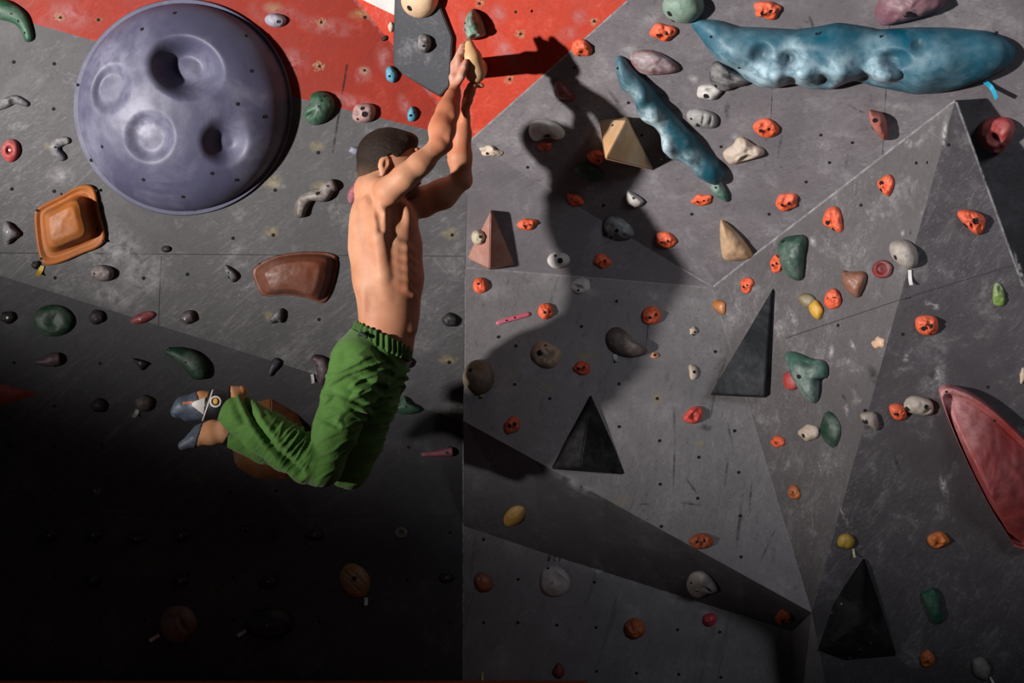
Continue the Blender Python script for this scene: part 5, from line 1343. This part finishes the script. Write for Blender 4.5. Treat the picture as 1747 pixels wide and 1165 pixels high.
# shoes
RUB = hold_mat((0.045, 0.06, 0.085), .25, .5, .4, chalkcol=(.22, .26, .32)); SUEDE = hold_mat((0.52, 0.24, 0.10), .1, .7, .3)
STR = flat_mat('black_strap', (0.012, 0.012, 0.013), .5); WHT = flat_mat('white_shoe_panel', (0.6, 0.57, 0.53), .5); RND = flat_mat('orange_rand', (0.45, 0.14, 0.07), .5); OGE = flat_mat('amber_emblem', (0.70, 0.33, 0.04), .4)
def smesh(prims, bb, step, cut=None, sm=2):
    f = Field(*bbox(*bb), step)
    for pts, k in prims: chain(f, pts, k)
    if cut: f.clip(cut)
    return f.mesh(sm)
def pxcut(fn):
    def g(X, Y, Z):
        s = (Y - CAM.y) / F; return fn(X / s + W / 2, H / 2 - (Z - CAM.z) / s) * PXR()
    return g
def shoe(base, heel_n, toe_split, label, tilt):
    V_, Q_ = smesh(base, heel_n, .003); o = child('climbing_shoe', V_, Q_, SUEDE, label=label)
    big = [([(x, y, d, r + 1.3) for x, y, d, r in pts], k) for pts, k in base]
    V_, Q_ = smesh(big, heel_n, .003, pxcut(lambda x, y: x + tilt * (y - 700) - toe_split)); child('toe_rubber', V_, Q_, RUB, parent=o, label='dark blue grey toe rubber')
    return o
A = [([(402, 684, -38, 18), (374, 689, -40, 21), (345, 688, -40, 20), (314, 694, -40, 16), (302, 702, -40, 10)], 7), ([(400, 672, -38, 15), (412, 668, -36, 10)], 6), ([(370, 700, -42, 12), (320, 710, -42, 8)], 8)]
s1 = shoe(A, (280, 430, 640, 735, -75, -5), 346, 'climbing shoe with black strap and round emblem', -.35)
SHG = [([(x, y, d, r + 2.0) for x, y, d, r in pts], k) for pts, k in A]
bb = (280, 430, 640, 735, -75, -5)
V_, Q_ = smesh(SHG, bb, .0028, pxcut(lambda x, y: np.maximum((350 - .25 * (y - 690)) - x, x - (392 - .0 * y)))); strap = child('strap', V_, Q_, STR, parent=s1, label='black closure strap')
SHW = [([(x, y, d, r + 2.4) for x, y, d, r in pts], k) for pts, k in A]
tri = lambda x, y: np.maximum.reduce([-(x - 327), (x - 350) * 1.0 + .1 * (y - 690), (y - 690) - .75 * (x - 327) - 2, -(y - 688) - .35 * (x - 327) - 2])
V_, Q_ = smesh(SHW, bb, .0024, pxcut(tri), 1); child('side_panel', V_, Q_, WHT, parent=s1, label='white side panel')
SHL = [([(x, y, d, r + 2.9) for x, y, d, r in pts], k) for pts, k in A]
def band(x0, sl, w): return pxcut(lambda x, y: np.abs(x - (x0 - sl * (y - 690))) - w)
V_, Q_ = smesh(SHL, bb, .002, band(355, .33, 1.6), 1); child('strap_piping', V_, Q_, WHT, parent=s1, label='white piping')
rand = lambda x, y: np.maximum(np.abs(y - (686 + .12 * (328 - x))) - 2.4, np.maximum(312 - x, x - 330))
V_, Q_ = smesh(SHW, bb, .002, pxcut(rand), 1); child('rand_stripe', V_, Q_, RND, parent=s1, label='orange stripe')
ring = lambda x, y: np.abs(np.hypot((x - 368), (y - 685)) - 8.6) - 1.7
V_, Q_ = smesh(SHL, bb, .002, lambda X, Y, Z: np.maximum(pxcut(ring)(X, Y, Z), Y - (Y0 - 40 / S0)), 1); child('emblem_ring', V_, Q_, WHT, parent=s1, label='white ring emblem')
V_, Q_ = smesh(SHL, bb, .002, lambda X, Y, Z: np.maximum(pxcut(lambda x, y: np.hypot(x - 368, (y - 684) * .8) - 4.3)(X, Y, Z), Y - (Y0 - 40 / S0)), 1); child('emblem', V_, Q_, OGE, parent=s1, label='amber oval in the ring')
B = [([(406, 738, 26, 15), (385, 735, 25, 19), (362, 740, 24, 18), (335, 748, 24, 13), (312, 760, 24, 7)], 7), ([(362, 728, 24, 12), (340, 734, 24, 9)], 7)]
s2 = shoe(B, (285, 430, 700, 785, -5, 60), 352, 'tan climbing shoe, dimmer and lower', .3)
SB2 = [([(x, y, d, r + 2.2) for x, y, d, r in pts], k) for pts, k in B]
V_, Q_ = smesh(SB2, (285, 430, 700, 785, -5, 60), .0024, pxcut(lambda x, y: np.maximum(386 - x - .6 * (y - 745), x + .6 * (y - 745) - 392)), 1); child('strap', V_, Q_, STR, parent=s2, label='black strap')
# eyes
for d in (-5, 24):
    f = Field(*bbox(700, 720, 260, 282, d - 12, d + 12), .0014); ell(f, (710.5, 271, d), (5, 4.2, 5), 1); v_, q_ = f.mesh(1)
    eye = child('eye', v_, q_, flat_mat('eye_white', (.6, .57, .54), .25))
    f = Field(*bbox(708, 724, 260, 282, d - 8, d + 8), .001); ell(f, (714.6, 271, d), (1.6, 2.2, 2.2), 1); v_, q_ = f.mesh(1)
    child('iris', v_, q_, flat_mat('iris_brown', (.03, .015, .008), .2), parent=eye)
# ------------------------------------------------------------------ light
def spot(name, loc, aim, energy, size, blend, radius, col=(1, 1, 1)):
    L = bpy.data.lights.new(name, 'SPOT'); L.energy = energy; L.spot_size = math.radians(size); L.spot_blend = blend
    L.shadow_soft_size = radius; L.color = col
    o = bpy.data.objects.new(name, L); o.location = loc
    o.rotation_euler = (Vector(aim) - Vector(loc)).to_track_quat('-Z', 'Y').to_euler()
    COL.objects.link(o); return o
az, el = math.radians(24), math.radians(40)
kp = Vector((-6.7, -5.85, 1.5))
spot('key_spot', kp, kp + Vector((math.cos(az) * math.cos(el), math.sin(az) * math.cos(el), math.sin(el))), 5400, 95, 0.42, 0.15, (1.0, 0.95, 0.92))
spot('fill_spot', (3.2, -6.0, 3.8), (1.45, -0.3, 1.85), 420, 32, 1.0, 0.8, (0.88, 0.92, 1.0))
w = bpy.data.worlds.new('world'); SC.world = w; w.use_nodes = True
w.node_tree.nodes['Background'].inputs[0].default_value = (0.5, 0.55, 0.65, 1)
w.node_tree.nodes['Background'].inputs[1].default_value = 0.032
SC.view_settings.view_transform = 'Standard'
SC.view_settings.look = 'None'
SC.view_settings.exposure = 0.0
